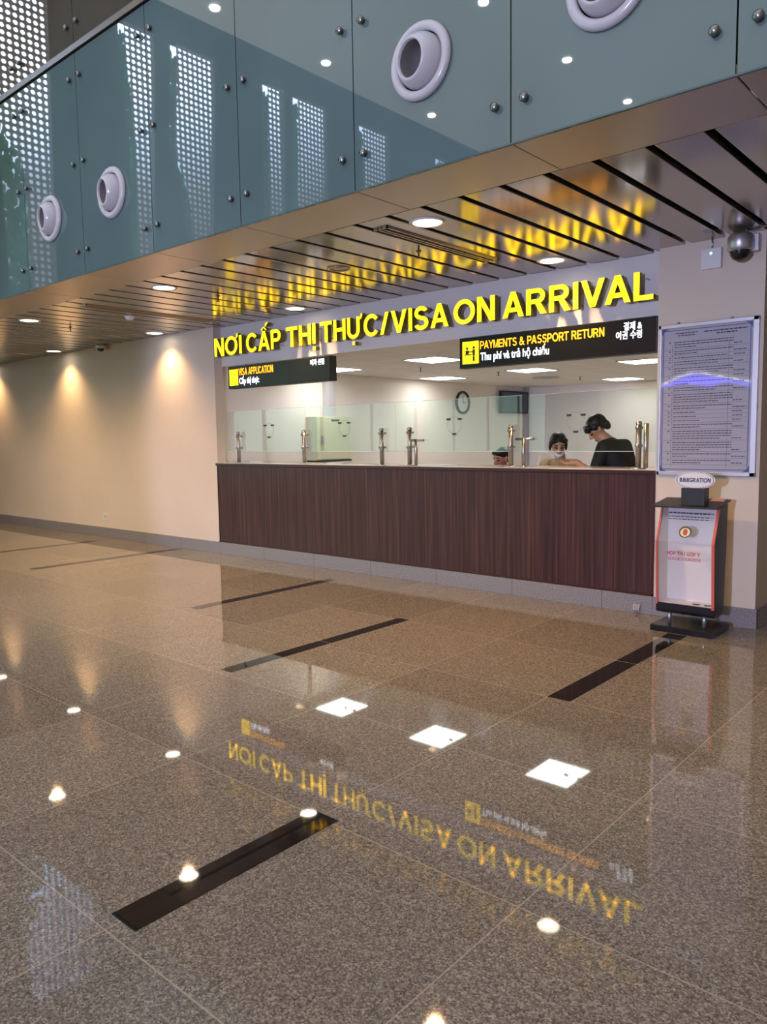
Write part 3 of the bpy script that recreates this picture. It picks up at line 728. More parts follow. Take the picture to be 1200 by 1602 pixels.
# ------------------------------------------------------------------ illuminated letters
sg = empty('illuminated_sign', (0, 0, 0), 'large glowing yellow letters on the fascia ending in VISA ON ARRIVAL', 'sign')
WORDS = [('NƠI', 335.5, 378), ('CẤP', 385, 439), ('THỊ', 447.5, 493.5), ('THỰC', 501, 592), ('/', 594.5, 608), ('VISA', 611.5, 701.5), ('ON', 709.5, 774), ('ARRIVAL', 786, 1022.5)]
RM = (right, down, fwd)
def ray_x(u, y):
    """x on the plane y=const hit by the photo column u at the sign's own height"""
    vv = 545 - 0.148*(u-336)
    d = right*(u-600) + down*(vv-801) + fwd*F_PX
    return (CAM + d*((y-CAM.y)/d.y)).x
YL = -0.005
ZL0, ZL1 = 2.573, 2.800
def letters(word, xa, xb):
    lay, tot = layout(word, 0.205); s = (xb-xa)/tot; h = ZL1-ZL0
    for ch, gx, pl in lay:
        bm = bmesh.new()
        for q in pl: prism(bm, [(xa+(px+gx)*s, ZL0+pz*h) for px, pz in q], 'y', YL, YL+0.06)
        o = obj('letter', bm, [M_yellow, M_yellow_side], sg)
        for p in o.data.polygons: p.material_index = 0 if p.normal.y < -0.7 else 1
        xs = [xa+(px+gx)*s for q in pl for px, pz in q]; xm = (min(xs)+max(xs))/2
        bmz = bmesh.new()
        bmz.free()
        for zz in (ZL0+0.05, ZL1-0.05): obj('standoff', cyl(bmesh.new(), (xm, YL+0.05, zz), (xm, 0.13, zz), 0.006, seg=8), M_steel, o)
for w, u0, u1 in WORDS: letters(w, ray_x(u0, YL-0.0), ray_x(u1, YL))

# hanging light-box signs
def hang_sign(x0, x1, z0, z1, label):
    t = empty('hanging_sign', (0, 0, 0), label, 'sign', 'black hanging signs under the fascia')
    box('housing', x0, x1, 0.0, 0.10, z0, z1, M_blackmatt, t, 0.004)
    box('face', x0+0.008, x1-0.008, -0.004, 0.0, z0+0.008, z1-0.008, M_sign, t)
    bm = bmesh.new()
    for xx in (x0+0.2, x1-0.2): cyl(bm, (xx, 0.13, z1-0.08), (xx, 0.13, z1+0.12), 0.008); bx(bm, xx-0.02, xx+0.02, 0.10, 0.14, z1-0.1, z1-0.06)
    obj('bracket', bm, M_darksteel, t)
    return t
s1 = hang_sign(-8.03, -6.185, 2.145, 2.425, 'smaller black sign reading VISA APPLICATION at the counter\'s left end')
ic = box('pictogram', -7.995, -7.825, -0.008, -0.004, 2.185, 2.385, M_sign_icon, s1)
bm = bmesh.new()
bx(bm, -7.975, -7.845, -0.010, -0.008, 2.280, 2.286); bx(bm, -7.94, -7.88, -0.010, -0.008, 2.32, 2.328); bx(bm, -7.96, -7.86, -0.010, -0.008, 2.24, 2.244)
obj('pictogram_lines', bm, M_icon_dim, ic)
caps_line('VISA APPLICATION', -7.81, -7.155, 2.305, 2.392, -0.004, M_sign_y, s1)
text_on_wall('lettering', 'Cấp thị thực', -7.80, -7.42, 2.20, 2.275, -0.006, M_sign_w, s1, 0.012)
text_on_wall('lettering', '비자 신청', -6.50, -6.28, 2.338, 2.392, -0.006, M_sign_w, s1, 0.010)
s2 = hang_sign(-4.416, -2.478, 2.150, 2.440, 'larger black sign reading PAYMENTS & PASSPORT RETURN')
ic = box('pictogram', -4.375, -4.190, -0.008, -0.004, 2.190, 2.400, M_sign_icon, s2)
bm = bmesh.new()
def disc(bm, x, z, r):
    bmesh.ops.create_cone(bm, cap_ends=True, segments=16, radius1=r, radius2=r, depth=0.003, matrix=Matrix.Translation((x, -0.0095, z)) @ Matrix.Rotation(PI/2, 4, 'X'))
disc(bm, -4.320, 2.335, 0.013); disc(bm, -4.245, 2.340, 0.013)
bx(bm, -4.338, -4.302, -0.011, -0.008, 2.282, 2.318); bx(bm, -4.350, -4.270, -0.011, -0.008, 2.270, 2.281)
bx(bm, -4.258, -4.232, -0.011, -0.008, 2.262, 2.324); bx(bm, -4.256, -4.234, -0.011, -0.008, 2.212, 2.260); bx(bm, -4.302, -4.255, -0.011, -0.008, 2.296, 2.306)
obj('pictogram_figures', bm, M_black, ic)
caps_line('PAYMENTS & PASSPORT RETURN', -4.175, -2.925, 2.318, 2.392, -0.004, M_sign_y, s2)
text_on_wall('lettering', 'Thu phí và trả hộ chiếu', -4.17, -3.445, 2.213, 2.287, -0.006, M_sign_w, s2, 0.012)
text_on_wall('lettering', '결제 &', -2.755, -2.60, 2.352, 2.405, -0.006, M_sign_w, s2, 0.010)
text_on_wall('lettering', '여권 수령', -2.82, -2.60, 2.282, 2.335, -0.006, M_sign_w, s2, 0.010)

# ------------------------------------------------------------------ notice board on the pillar
nb = empty('notice_board', (-2.08, 0, 1.75), 'large framed printed notice on the pillar, mirroring a blue display', 'notice board')
px0, px1, pz0, pz1 = -0.372, 0.375, -0.585, 0.600
bm = bmesh.new()
for a in ((px0, px1, pz0, pz0+0.03), (px0, px1, pz1-0.03, pz1), (px0, px0+0.022, pz0, pz1), (px1-0.04, px1, pz0, pz1)): bx(bm, a[0], a[1], -0.028, 0.0, a[2], a[3], 0.003)
obj('frame', bm, M_alu, nb)
M_sheet = mat('glossy_printed_sheet', lin(168, 168, 182), 0.02, ior=1.5)
sh = obj('printed_sheet', bx(bmesh.new(), px0+0.02, px1-0.038, -0.018, 0.0, pz0+0.028, pz1-0.028), M_sheet, nb)
M_ink = mat('printed_ink', lin(70, 70, 84), 0.05); M_blueink = mat('printed_blue_border', lin(96, 104, 160), 0.05)
bm = bmesh.new()
ax0, ax1, az0, az1 = px0+0.035, px1-0.055, pz0+0.045, pz1-0.045
for a in ((ax0, ax1, az0, az0+0.006), (ax0, ax1, az1-0.006, az1), (ax0, ax0+0.006, az0, az1), (ax1-0.006, ax1, az0, az1)): bx(bm, a[0], a[1], -0.0195, -0.0175, a[2], a[3])
for sx_, sz_ in ((0, 0), (0, 1), (1, 0), (1, 1)):
    X = px0+0.024 if sx_ == 0 else px1-0.042; Z = pz0+0.032 if sz_ == 0 else pz1-0.032
    dx = 1 if sx_ == 0 else -1; dz = 1 if sz_ == 0 else -1
    pts = [(X, Z), (X+dx*0.055, Z), (X+dx*0.03, Z+dz*0.012), (X+dx*0.012, Z+dz*0.03), (X, Z+dz*0.055)]
    prism(bm, pts, 'y', -0.0195, -0.0175)
obj('blue_border', bm, M_blueink, sh)
bm = bmesh.new()
rng = random.Random(3)
def line(x0, x1, z, h=0.007):
    x = x0
    while x < x1:
        w = rng.uniform(0.012, 0.035); bx(bm, x, min(x+w, x1), -0.0192, -0.0178, z, z+h); x += w+0.005
line(-0.22, -0.09, 0.505); line(-0.24, -0.07, 0.523); line(-0.02, 0.29, 0.52, 0.009); line(0.07, 0.22, 0.500, 0.009)
z = 0.455
while z > -0.50:
    k = rng.choice((0, 1, 1, 2, 3))
    line(-0.29, -0.275, z)
    for q in range(k+1):
        if z < -0.50: break
        line(-0.25, -0.25 + (0.45 if q < k else rng.uniform(0.10, 0.42)), z, 0.006); z -= 0.019
    line(0.20, 0.20+rng.uniform(0.06, 0.10), z+0.02, 0.006)
    bx(bm, ax0+0.012, ax1-0.012, -0.0190, -0.0178, z+0.006, z+0.0075); z -= 0.013
bx(bm, 0.165, 0.1665, -0.0190, -0.0178, -0.52, 0.44); bx(bm, -0.262, -0.2605, -0.0190, -0.0178, -0.52, 0.44)
obj('printed_text', bm, M_ink, sh)
for xx in (-0.22, 0.18):
    obj('hanger', bx(bmesh.new(), xx-0.008, xx+0.008, -0.03, 0.0, pz1, pz1+0.012), M_darksteel, nb)

# ------------------------------------------------------------------ camera dome, access point on the pillar, camera by the wall
t = empty('security_camera', (-1.83, 0, 2.86), 'silver dome security camera on the pillar', 'security camera')
obj('housing', lathe(bmesh.new(), [(0.0, 0.075), (0.075, 0.072), (0.088, 0.055), (0.090, 0.02), (0.090, -0.03), (0.078, -0.045), (0.0, -0.045)], Matrix.Translation((0, -0.10, 0)), 36), M_alu, t, True)
obj('dome', lathe(bmesh.new(), [(0.072, -0.045), (0.068, -0.072), (0.050, -0.098), (0.025, -0.112), (0.0, -0.116)], Matrix.Translation((0, -0.10, 0)), 36), M_black, t, True)
obj('wall_mount', bx(bmesh.new(), -0.02, 0.115, -0.07, 0.0, -0.05, 0.075, 0.008), M_alu, t)
obj('cable', cyl(bmesh.new(), (0.02, -0.03, 0.07), (0.02, -0.012, 0.096), 0.008), M_alu, t, True)
t = empty('access_point', (-2.06, 0, 2.81), 'small white wireless box with a green light on the pillar', 'wireless box')
obj('casing', bx(bmesh.new(), -0.075, 0.075, -0.035, 0.0, -0.075, 0.080, 0.012), M_white, t)
obj('status_light', bx(bmesh.new(), -0.008, 0.008, -0.037, -0.035, 0.03, 0.046), mat('status_light_green', (0, 0, 0), 0.5, emit=(0.5, 1.0, 0.75), estr=1.5), t)
obj('cable', cyl(bmesh.new(), (0.0, -0.012, 0.08), (0.0, -0.012, 0.146), 0.006), M_alu, t, True)
t = empty('security_camera', (-10.98, -0.10, ZC), 'small white dome camera under the ceiling by the blank wall', 'security camera')
obj('housing', lathe(bmesh.new(), [(0.0, 0.0), (0.075, 0.0), (0.078, -0.03), (0.068, -0.05), (0.0, -0.05)], Matrix.Identity(4), 30), M_white, t, True)
obj('dome', lathe(bmesh.new(), [(0.05, -0.05), (0.045, -0.075), (0.025, -0.092), (0.0, -0.096)], Matrix.Identity(4), 24), M_black, t, True)
t = empty('wall_socket', (-11.25, 0, 0.33), 'white double wall socket low on the blank wall', 'socket')
obj('plate', bx(bmesh.new(), -0.07, 0.07, -0.012, 0.0, -0.055, 0.055, 0.004), M_white, t)
for xx in (-0.03, 0.03): obj('outlet', bx(bmesh.new(), xx-0.02, xx+0.02, -0.015, -0.012, -0.03, 0.03, 0.002), mat('socket_outlet', (0.5, 0.5, 0.48), 0.4), t)

# ------------------------------------------------------------------ suggestion box kiosk
M_redge = mat('red_edge', lin(206, 92, 80), 0.35); M_pinkedge = mat('kiosk_white_panel', lin(232, 226, 224), 0.35)
M_acry = M_pane.copy(); M_acry.name = 'kiosk_acrylic'
[x for x in M_acry.node_tree.nodes if x.type == 'BSDF_TRANSPARENT'][0].inputs[0].default_value = (0.98, 0.98, 0.985, 1)
kk = empty('suggestion_box', (-2.06, -0.31, 0), 'black and clear suggestion box stand beside the pillar', 'suggestion box')
obj('base_slab', bx(bmesh.new(), -0.232, 0.232, -0.185, 0.195, 0.0, 0.048, 0.005), M_black, kk)
for sx_ in (-0.13, 0.13): obj('support_post', cyl(bmesh.new(), (sx_, -0.06, 0.045), (sx_, -0.06, 0.15), 0.014), M_alu, kk, True)
# side panels: profile in (y,z)
prof = [(-0.105, 0.145), (-0.12, 0.20), (-0.150, 0.69), (-0.045, 0.945), (0.13, 0.965), (0.115, 0.60), (0.085, 0.17), (0.07, 0.145)]
for x0, x1 in ((-0.212, -0.200), (0.200, 0.218)):
    bm = bmesh.new(); prism(bm, prof, 'x', x0, x1)
    sd = obj('side_panel', bm, M_blackmatt, kk)
    bm = bmesh.new()
    for (y0, z0), (y1, z1) in zip(prof[1:3], prof[2:4]):
        prism(bm, [(y0-0.006, z0), (y1-0.006, z1), (y1+0.002, z1), (y0+0.002, z0)], 'x', x0-0.001, x1+0.001)
    obj('red_edging', bm, M_redge, sd)
for x0 in (-0.200, 0.197):
    bm = bmesh.new(); prism(bm, [(-0.112, 0.215), (-0.138, 0.69), (-0.036, 0.936), (0.055, 0.945), (0.055, 0.215)], 'x', x0, x0+0.003); obj('inner_lining', bm, M_pinkedge, kk)
obj('back_panel', bx(bmesh.new(), -0.200, 0.200, 0.055, 0.070, 0.17, 0.95), M_pinkedge, kk)
obj('inner_shelf', bx(bmesh.new(), -0.200, 0.200, -0.11, 0.06, 0.205, 0.215), M_pinkedge, kk)
bm = bmesh.new(); prism(bm, [(-0.125, 0.215), (-0.125, 0.165), (-0.118, 0.145), (-0.100, 0.135), (0.05, 0.135), (0.07, 0.15), (0.07, 0.205), (-0.11, 0.205)], 'x', -0.212, 0.216)
obj('lower_box', bm, M_black, kk)
fp = bmesh.new()
prism(fp, [(-0.121, 0.215), (-0.146, 0.69), (-0.041, 0.940), (-0.037, 0.938), (-0.141, 0.69), (-0.116, 0.215)], 'x', -0.199, 0.199)
fr_p = obj('clear_front', fp, M_acry, kk)
def on_front(zc, h):  # y of the clear front at height z, just proud of it
    if zc <= 0.69: return -0.121 + (-0.146+0.121)*(zc-0.215)/(0.69-0.215)
    return -0.146 + (0.105)*(zc-0.69)/0.25
def front_text(body, x0, x1, z0, z1, m, off=0.02):
    o = caps_line(body, x0, x1, z0, z1, 0.0, m, fr_p, off, 0.0008)
    for v in o.data.vertices: v.co.y += on_front(v.co.z, 0) - 0.0015
    return o
M_redink = mat('red_print', lin(178, 40, 60), 0.4); M_blue2 = mat('blue_print', lin(70, 76, 110), 0.4)
front_text('HỘP THƯ GÓP Ý', -0.125, 0.115, 0.590, 0.618, M_redink, 0.2)
front_text('SUGGESTION BOX', -0.120, 0.120, 0.552, 0.574, M_redink, 0.15)
bm = bmesh.new(); rng = random.Random(9)
for zc, xa, xb, h in ((0.895, -0.15, 0.15, 0.010), (0.870, -0.15, 0.15, 0.006), (0.853, -0.15, 0.15, 0.006)):
    x = xa
    while x < xb:
        w = rng.uniform(0.015, 0.04); y = on_front(zc, 0); q = min(x+w, xb)
        y1 = on_front(zc+h, 0); prism(bm, [(y-0.0020, zc), (y1-0.0020, zc+h), (y1-0.0005, zc+h), (y-0.0005, zc)], 'x', x, q); x += w+0.006
obj('small_print', bm, M_blue2, fr_p)
def ellip(bm, cx, zc, rx, rz, lift, mi):
    vs = []
    for i in range(28):
        a = 2*PI*i/28; z = zc+rz*math.sin(a); vs.append(bm.verts.new((cx+rx*math.cos(a), on_front(z, 0)-lift, z)))
    f = bm.faces.new(vs); f.material_index = mi
bm = bmesh.new(); ellip(bm, -0.005, 0.765, 0.048, 0.042, 0.0012, 0); ellip(bm, -0.005, 0.762, 0.036, 0.031, 0.0018, 1); ellip(bm, -0.005, 0.764, 0.018, 0.024, 0.0024, 2)
obj('round_emblem', bm, [mat('emblem_green', lin(60, 66, 50), 0.4), mat('emblem_cream', lin(228, 205, 170), 0.4), mat('emblem_red', lin(170, 80, 50), 0.4)], fr_p)
bm = bmesh.new()
prism(bm, [(-0.165, 0.945), (-0.165, 0.957), (0.155, 0.998), (0.155, 0.985)], 'x', -0.250, 0.232)
obj('sloping_top', bm, M_blackmatt, kk)
for i, (xx, yy) in enumerate(((0.07, -0.06), (0.15, -0.055))):
    o = box('coin', 0, 0.001, 0, 0.001, 0, 0.001, M_black) if False else obj('paper_slip', bx(bmesh.new(), -0.025, 0.025, -0.02, 0.02, 0.0, 0.002), M_blackmatt)
    o.location = (-2.06+xx, -0.31+yy, 0.215); o.rotation_euler = (0, 0, 0.3*i)
    tag(o, ['dark slip lying inside the suggestion box, left one', 'dark slip lying inside the suggestion box, right one'][i], 'paper')
# oval sign standing in a black box on the kiosk
t = empty('immigration_sign', (-2.02, -0.37, 0.968), 'oval white IMMIGRATION sign in a black holder on the suggestion box', 'sign')
obj('holder', bx(bmesh.new(), -0.085, 0.085, -0.05, 0.05, -0.006, 0.125, 0.004), M_blackmatt, t)
bm = bmesh.new(); pts = [(0.145*math.cos(2*PI*i/48), 0.182+0.064*math.sin(2*PI*i/48)) for i in range(48)]
prism(bm, pts, 'y', -0.006, 0.006)
ov = obj('oval_plate', bm, M_white, t)
bm = bmesh.new()
for i in range(48):
    a, b_ = 2*PI*i/48, 2*PI*(i+1)/48
    q = [(r*math.cos(k), 0.182+r*0.44*math.sin(k)) for r, k in ((0.137, a), (0.137, b_), (0.132, b_), (0.132, a))]
    prism(bm, q, 'y', -0.0072, -0.0058)
obj('oval_line', bm, M_blue2, ov)
caps_line('IMMIGRATION', -0.112, 0.112, 0.166, 0.198, -0.006, mat('navy_print', lin(40, 40, 95), 0.4), ov, 0.21, 0.0012)
o = obj('notepad', bx(bmesh.new(), -0.05, 0.05, -0.035, 0.035, 0.0, 0.010, 0.001), mat('pink_paper', lin(235, 170, 155), 0.6))
o.location = (-1.905, -0.20, 0.988); o.rotation_euler = (math.radians(7.3), 0, 0.0)
tag(o, 'pink notepad at the back corner of the suggestion box top', 'notepad')

# ------------------------------------------------------------------ people
def hull(bm, pts_r):
    """convex hull of spheres: tapered capsule / ellipsoid pieces"""
    t = bmesh.new()
    for p, r in pts_r:
        rr = r if isinstance(r, (tuple, list)) else (r, r, r)
        bmesh.ops.create_icosphere(t, subdivisions=3 if max(rr) > 0.04 else 2, radius=1.0, matrix=Matrix.Translation(p) @ Matrix.Diagonal((*rr, 1)))
    bmesh.ops.convex_hull(t, input=t.verts)
    bmesh.ops.delete(t, geom=[v for v in t.verts if not v.link_faces], context='VERTS')
    me = bpy.data.meshes.new('tmp'); t.to_mesh(me); t.free(); bm.from_mesh(me); bpy.data.meshes.remove(me)
def fused(name, bm, vox, mats, parent, assign=None, smooth=6):
    me = bpy.data.meshes.new(name); bm.to_mesh(me); bm.free()
    o = bpy.data.objects.new(name, me); C.objects.link(o)
    rm = o.modifiers.new('r', 'REMESH'); rm.mode = 'VOXEL'; rm.voxel_size = vox
    sm = o.modifiers.new('s', 'SMOOTH'); sm.iterations = smooth; sm.factor = 0.5
    dg = bpy.context.evaluated_depsgraph_get(); m2 = bpy.data.meshes.new_from_object(o.evaluated_get(dg))
    o.modifiers.clear(); o.data = m2; bpy.data.meshes.remove(me); m2.name = name
    m2.materials.clear()
    for k in mats: m2.materials.append(k)
    for p in m2.polygons:
        p.use_smooth = True
        if assign: p.material_index = assign(p.center)
    m2.transform(Matrix.Translation(-parent.location))
    o.parent = parent
    return o
M_skin = mat('skin', lin(205, 150, 120), 0.5); M_skin2 = mat('skin_darker', lin(170, 118, 90), 0.5)
M_hair = mat('black_hair', (0.008, 0.007, 0.007), 0.4); M_lips = mat('lips', lin(165, 90, 80), 0.5); M_eye = mat('eye_dark', (0.01, 0.008, 0.008), 0.2)
def head_frame(c, yaw, pitch, roll=0):
    """local x right, y forward, z up; yaw measured from -Y (towards the hall), pitch > 0 looks down"""
    return Matrix.Translation(c) @ Matrix.Rotation(PI + yaw, 4, 'Z') @ Matrix.Rotation(-pitch, 4, 'X') @ Matrix.Rotation(roll, 4, 'Y')
def add_head(bm, H, s=1.0):
    def h(*ps): 
        t = bmesh.new(); hull(t, [(Vector(p)*s, tuple(q*s for q in r) if isinstance(r, tuple) else r*s) for p, r in ps])
        t.transform(H); me = bpy.data.meshes.new('tmp'); t.to_mesh(me); t.free(); bm.from_mesh(me); bpy.data.meshes.remove(me)
    h(((0, -0.012, 0.035), (0.076, 0.094, 0.082)))
    h(((0, 0.020, 0.010), (0.066, 0.066, 0.070)), ((0, 0.040, -0.070), (0.036, 0.034, 0.034)))
    h(((0, 0.072, -0.096), (0.016, 0.012, 0.012)), ((0, 0.040, -0.075), (0.034, 0.03, 0.03)))
    h(((0, 0.084, 0.018), 0.008), ((0, 0.104, -0.024), 0.012)); h(((-0.012, 0.094, -0.028), 0.009), ((0.012, 0.094, -0.028), 0.009))
    h(((-0.045, 0.066, 0.026), 0.012), ((0.045, 0.066, 0.026), 0.012))
    h(((-0.020, 0.078, -0.060), 0.008), ((0.020, 0.078, -0.060), 0.008)); h(((-0.016, 0.076, -0.072), 0.008), ((0.016, 0.076, -0.072), 0.008))
    for sg_ in (-1, 1): h(((sg_*0.076, -0.008, 0.012), (0.010, 0.018, 0.024)), ((sg_*0.072, -0.002, -0.018), (0.008, 0.012, 0.014)))
def head_assign(H, skin=0, s=1.0):
    Hi = H.inverted()
    def f(c):
        p = (Hi @ c)/s
        if p.y > 0.045 and abs(p.z-0.004) < 0.008 and 0.018 < abs(p.x) < 0.046: return 2
        if p.y > 0.05 and abs(p.z-0.030) < 0.006 and 0.014 < abs(p.x) < 0.052: return 2
        if p.y > 0.06 and abs(p.z+0.066) < 0.010 and abs(p.x) < 0.024: return 1
        return 0
    return f
def arm(bm, sh, el, wr, d, side, r=(0.052, 0.042, 0.027)):
    hull(bm, [(sh, r[0]), (el, r[1])]); hull(bm, [(el, r[1]), (wr, r[2])])
    d = Vector(d).normalized(); n_ = Vector(side).normalized(); u_ = d.cross(n_).normalized()
    wr = Vector(wr); pc = wr + d*0.05
    hull(bm, [(wr, 0.024), (wr+d*0.085+n_*0.026, 0.013), (wr+d*0.085-n_*0.026, 0.013)])
    for k, ln in enumerate((0.068, 0.078, 0.072, 0.056)):
        a = wr + d*0.088 + n_*(0.030-0.020*k); b_ = a + d*ln*0.5 - u_*ln*0.18; c = b_ + d*ln*0.35 - u_*ln*0.38
        hull(bm, [(a, 0.0095), (b_, 0.009)]); hull(bm, [(b_, 0.009), (c, 0.0078)])
    a = wr + d*0.03 + n_*0.026; b_ = a + d*0.03 + n_*0.03 - u_*0.01; c = b_ + d*0.035 + n_*0.004 - u_*0.012
    hull(bm, [(a, 0.012), (b_, 0.011)]); hull(bm, [(b_, 0.011), (c, 0.009)])
def legs_stand(bm, hip, floor_z=0.06, dx=0.09):
    for s_ in (-1, 1):
        a = hip + Vector((0, s_*dx, 0)); k = Vector((a.x-0.01, a.y, 0.48)); f = Vector((a.x+0.01, a.y, 0.09))
        hull(bm, [(a, 0.085), (k, 0.058)]); hull(bm, [(k, 0.056), (f, 0.040)])

# standing man, black polo, head bent, facing left along the counter
pm = empty('person', (-3.17, 0.78, 0), 'standing man in black polo shirt bending his head over the counter', 'person')
Hm = head_frame(Vector((-3.325, 0.72, 1.545)), math.radians(-55), math.radians(42))
bm = bmesh.new()
add_head(bm, Hm, 1.03)
hull(bm, [(Vector((-3.30, 0.735, 1.49)), 0.055), (Vector((-3.20, 0.775, 1.40)), 0.062)])
hull(bm, [(Vector((-3.19, 0.60, 1.37)), 0.06), (Vector((-3.16, 0.96, 1.37)), 0.06), (Vector((-3.13, 0.78, 1.18)), (0.11, 0.15, 0.1))])
hull(bm, [(Vector((-3.13, 0.78, 1.18)), (0.11, 0.15, 0.1)), (Vector((-3.10, 0.78, 0.95)), (0.10, 0.15, 0.09))])
legs_stand(bm, Vector((-3.10, 0.78, 0.90)))
arm(bm, Vector((-3.20, 0.58, 1.36)), Vector((-3.26, 0.55, 1.13)), Vector((-3.40, 0.46, 1.232)), (-0.8, -0.6, -0.05), (0, 1, 0))
arm(bm, Vector((-3.17, 0.98, 1.36)), Vector((-3.22, 1.00, 1.10)), Vector((-3.36, 0.82, 1.10)), (-0.4, -1, 0.0), (0, -1, 0))
for s_ in (-1, 1): hull(bm, [(Vector((-3.07, 0.78+s_*0.09, 0.04)), (0.045, 0.04, 0.04)), (Vector((-3.24, 0.78+s_*0.09, 0.03)), (0.045, 0.042, 0.03))])
fused('body', bm, 0.007, [M_skin, M_lips, M_eye], pm, head_assign(Hm, 0, 1.03))
def local_parts(H, prims, s=1.0):
    bm = bmesh.new()
    for grp in prims:
        t = bmesh.new(); hull(t, [(Vector(p)*s, tuple(q*s for q in r) if isinstance(r, tuple) else r*s) for p, r in grp])
        t.transform(H); me = bpy.data.meshes.new('tmp'); t.to_mesh(me); t.free(); bm.from_mesh(me); bpy.data.meshes.remove(me)
    return bm
HAIR_M = [[((0, -0.024, 0.050), (0.089, 0.102, 0.088))], [((-0.055, 0.062, 0.075), 0.030), ((0.055, 0.062, 0.075), 0.030), ((0, 0.075, 0.062), 0.028)],
          [((-0.078, 0.012, 0.04), (0.016, 0.03, 0.035))], [((0.078, 0.012, 0.04), (0.016, 0.03, 0.035))], [((-0.04, 0.085, 0.045), 0.016), ((0.03, 0.088, 0.05), 0.018)],
          [((0, -0.085, -0.010), (0.068, 0.040, 0.060))], [((0, 0.06, 0.055), (0.066, 0.045, 0.035))]]
fused('hair', local_parts(Hm, HAIR_M, 1.03), 0.006, [M_hair], pm, None, 3)
bm = bmesh.new()
hull(bm, [(Vector((-3.19, 0.60, 1.385)), 0.068), (Vector((-3.16, 0.96, 1.385)), 0.068), (Vector((-3.115, 0.78, 1.20)), (0.145, 0.185, 0.1))])
hull(bm, [(Vector((-3.115, 0.78, 1.20)), (0.145, 0.185, 0.1)), (Vector((-3.08, 0.78, 0.92)), (0.125, 0.175, 0.06))])
hull(bm, [(Vector((-3.195, 0.58, 1.375)), 0.070), (Vector((-3.25, 0.555, 1.20)), 0.062)]); hull(bm, [(Vector((-3.17, 0.98, 1.375)), 0.070), (Vector((-3.24, 1.0, 1.20)), 0.062)])
hull(bm, [(Vector((-3.225, 0.765, 1.435)), (0.070, 0.078, 0.040)), (Vector((-3.18, 0.78, 1.38)), (0.08, 0.1, 0.04))])
M_polo = noise_tint(mat('black_polo', (0.006, 0.006, 0.007), 0.8), 30, (0.004, 0.004, 0.005, 1), (0.012, 0.012, 0.014, 1))
fused('polo_shirt', bm, 0.009, [M_polo], pm)
bm = bmesh.new()
for s_ in (-1, 1):
    a = Vector((-3.10, 0.78+s_*0.09, 0.90)); hull(bm, [(a, 0.10), (Vector((-3.11, a.y, 0.48)), 0.075)]); hull(bm, [(Vector((-3.11, a.y, 0.48)), 0.075), (Vector((-3.09, a.y, 0.10)), 0.058)])
hull(bm, [(Vector((-3.10, 0.69, 0.92)), 0.10), (Vector((-3.10, 0.87, 0.92)), 0.10)])
M_trou = mat('dark_trousers', (0.02, 0.02, 0.03), 0.8)
fused('trousers', bm, 0.012, [M_trou], pm)
bm = bmesh.new()
for s_ in (-1, 1): hull(bm, [(Vector((-3.06, 0.78+s_*0.09, 0.042)), (0.05, 0.046, 0.042)), (Vector((-3.26, 0.78+s_*0.09, 0.034)), (0.05, 0.047, 0.034))])
fused('shoes', bm, 0.01, [M_black], pm)

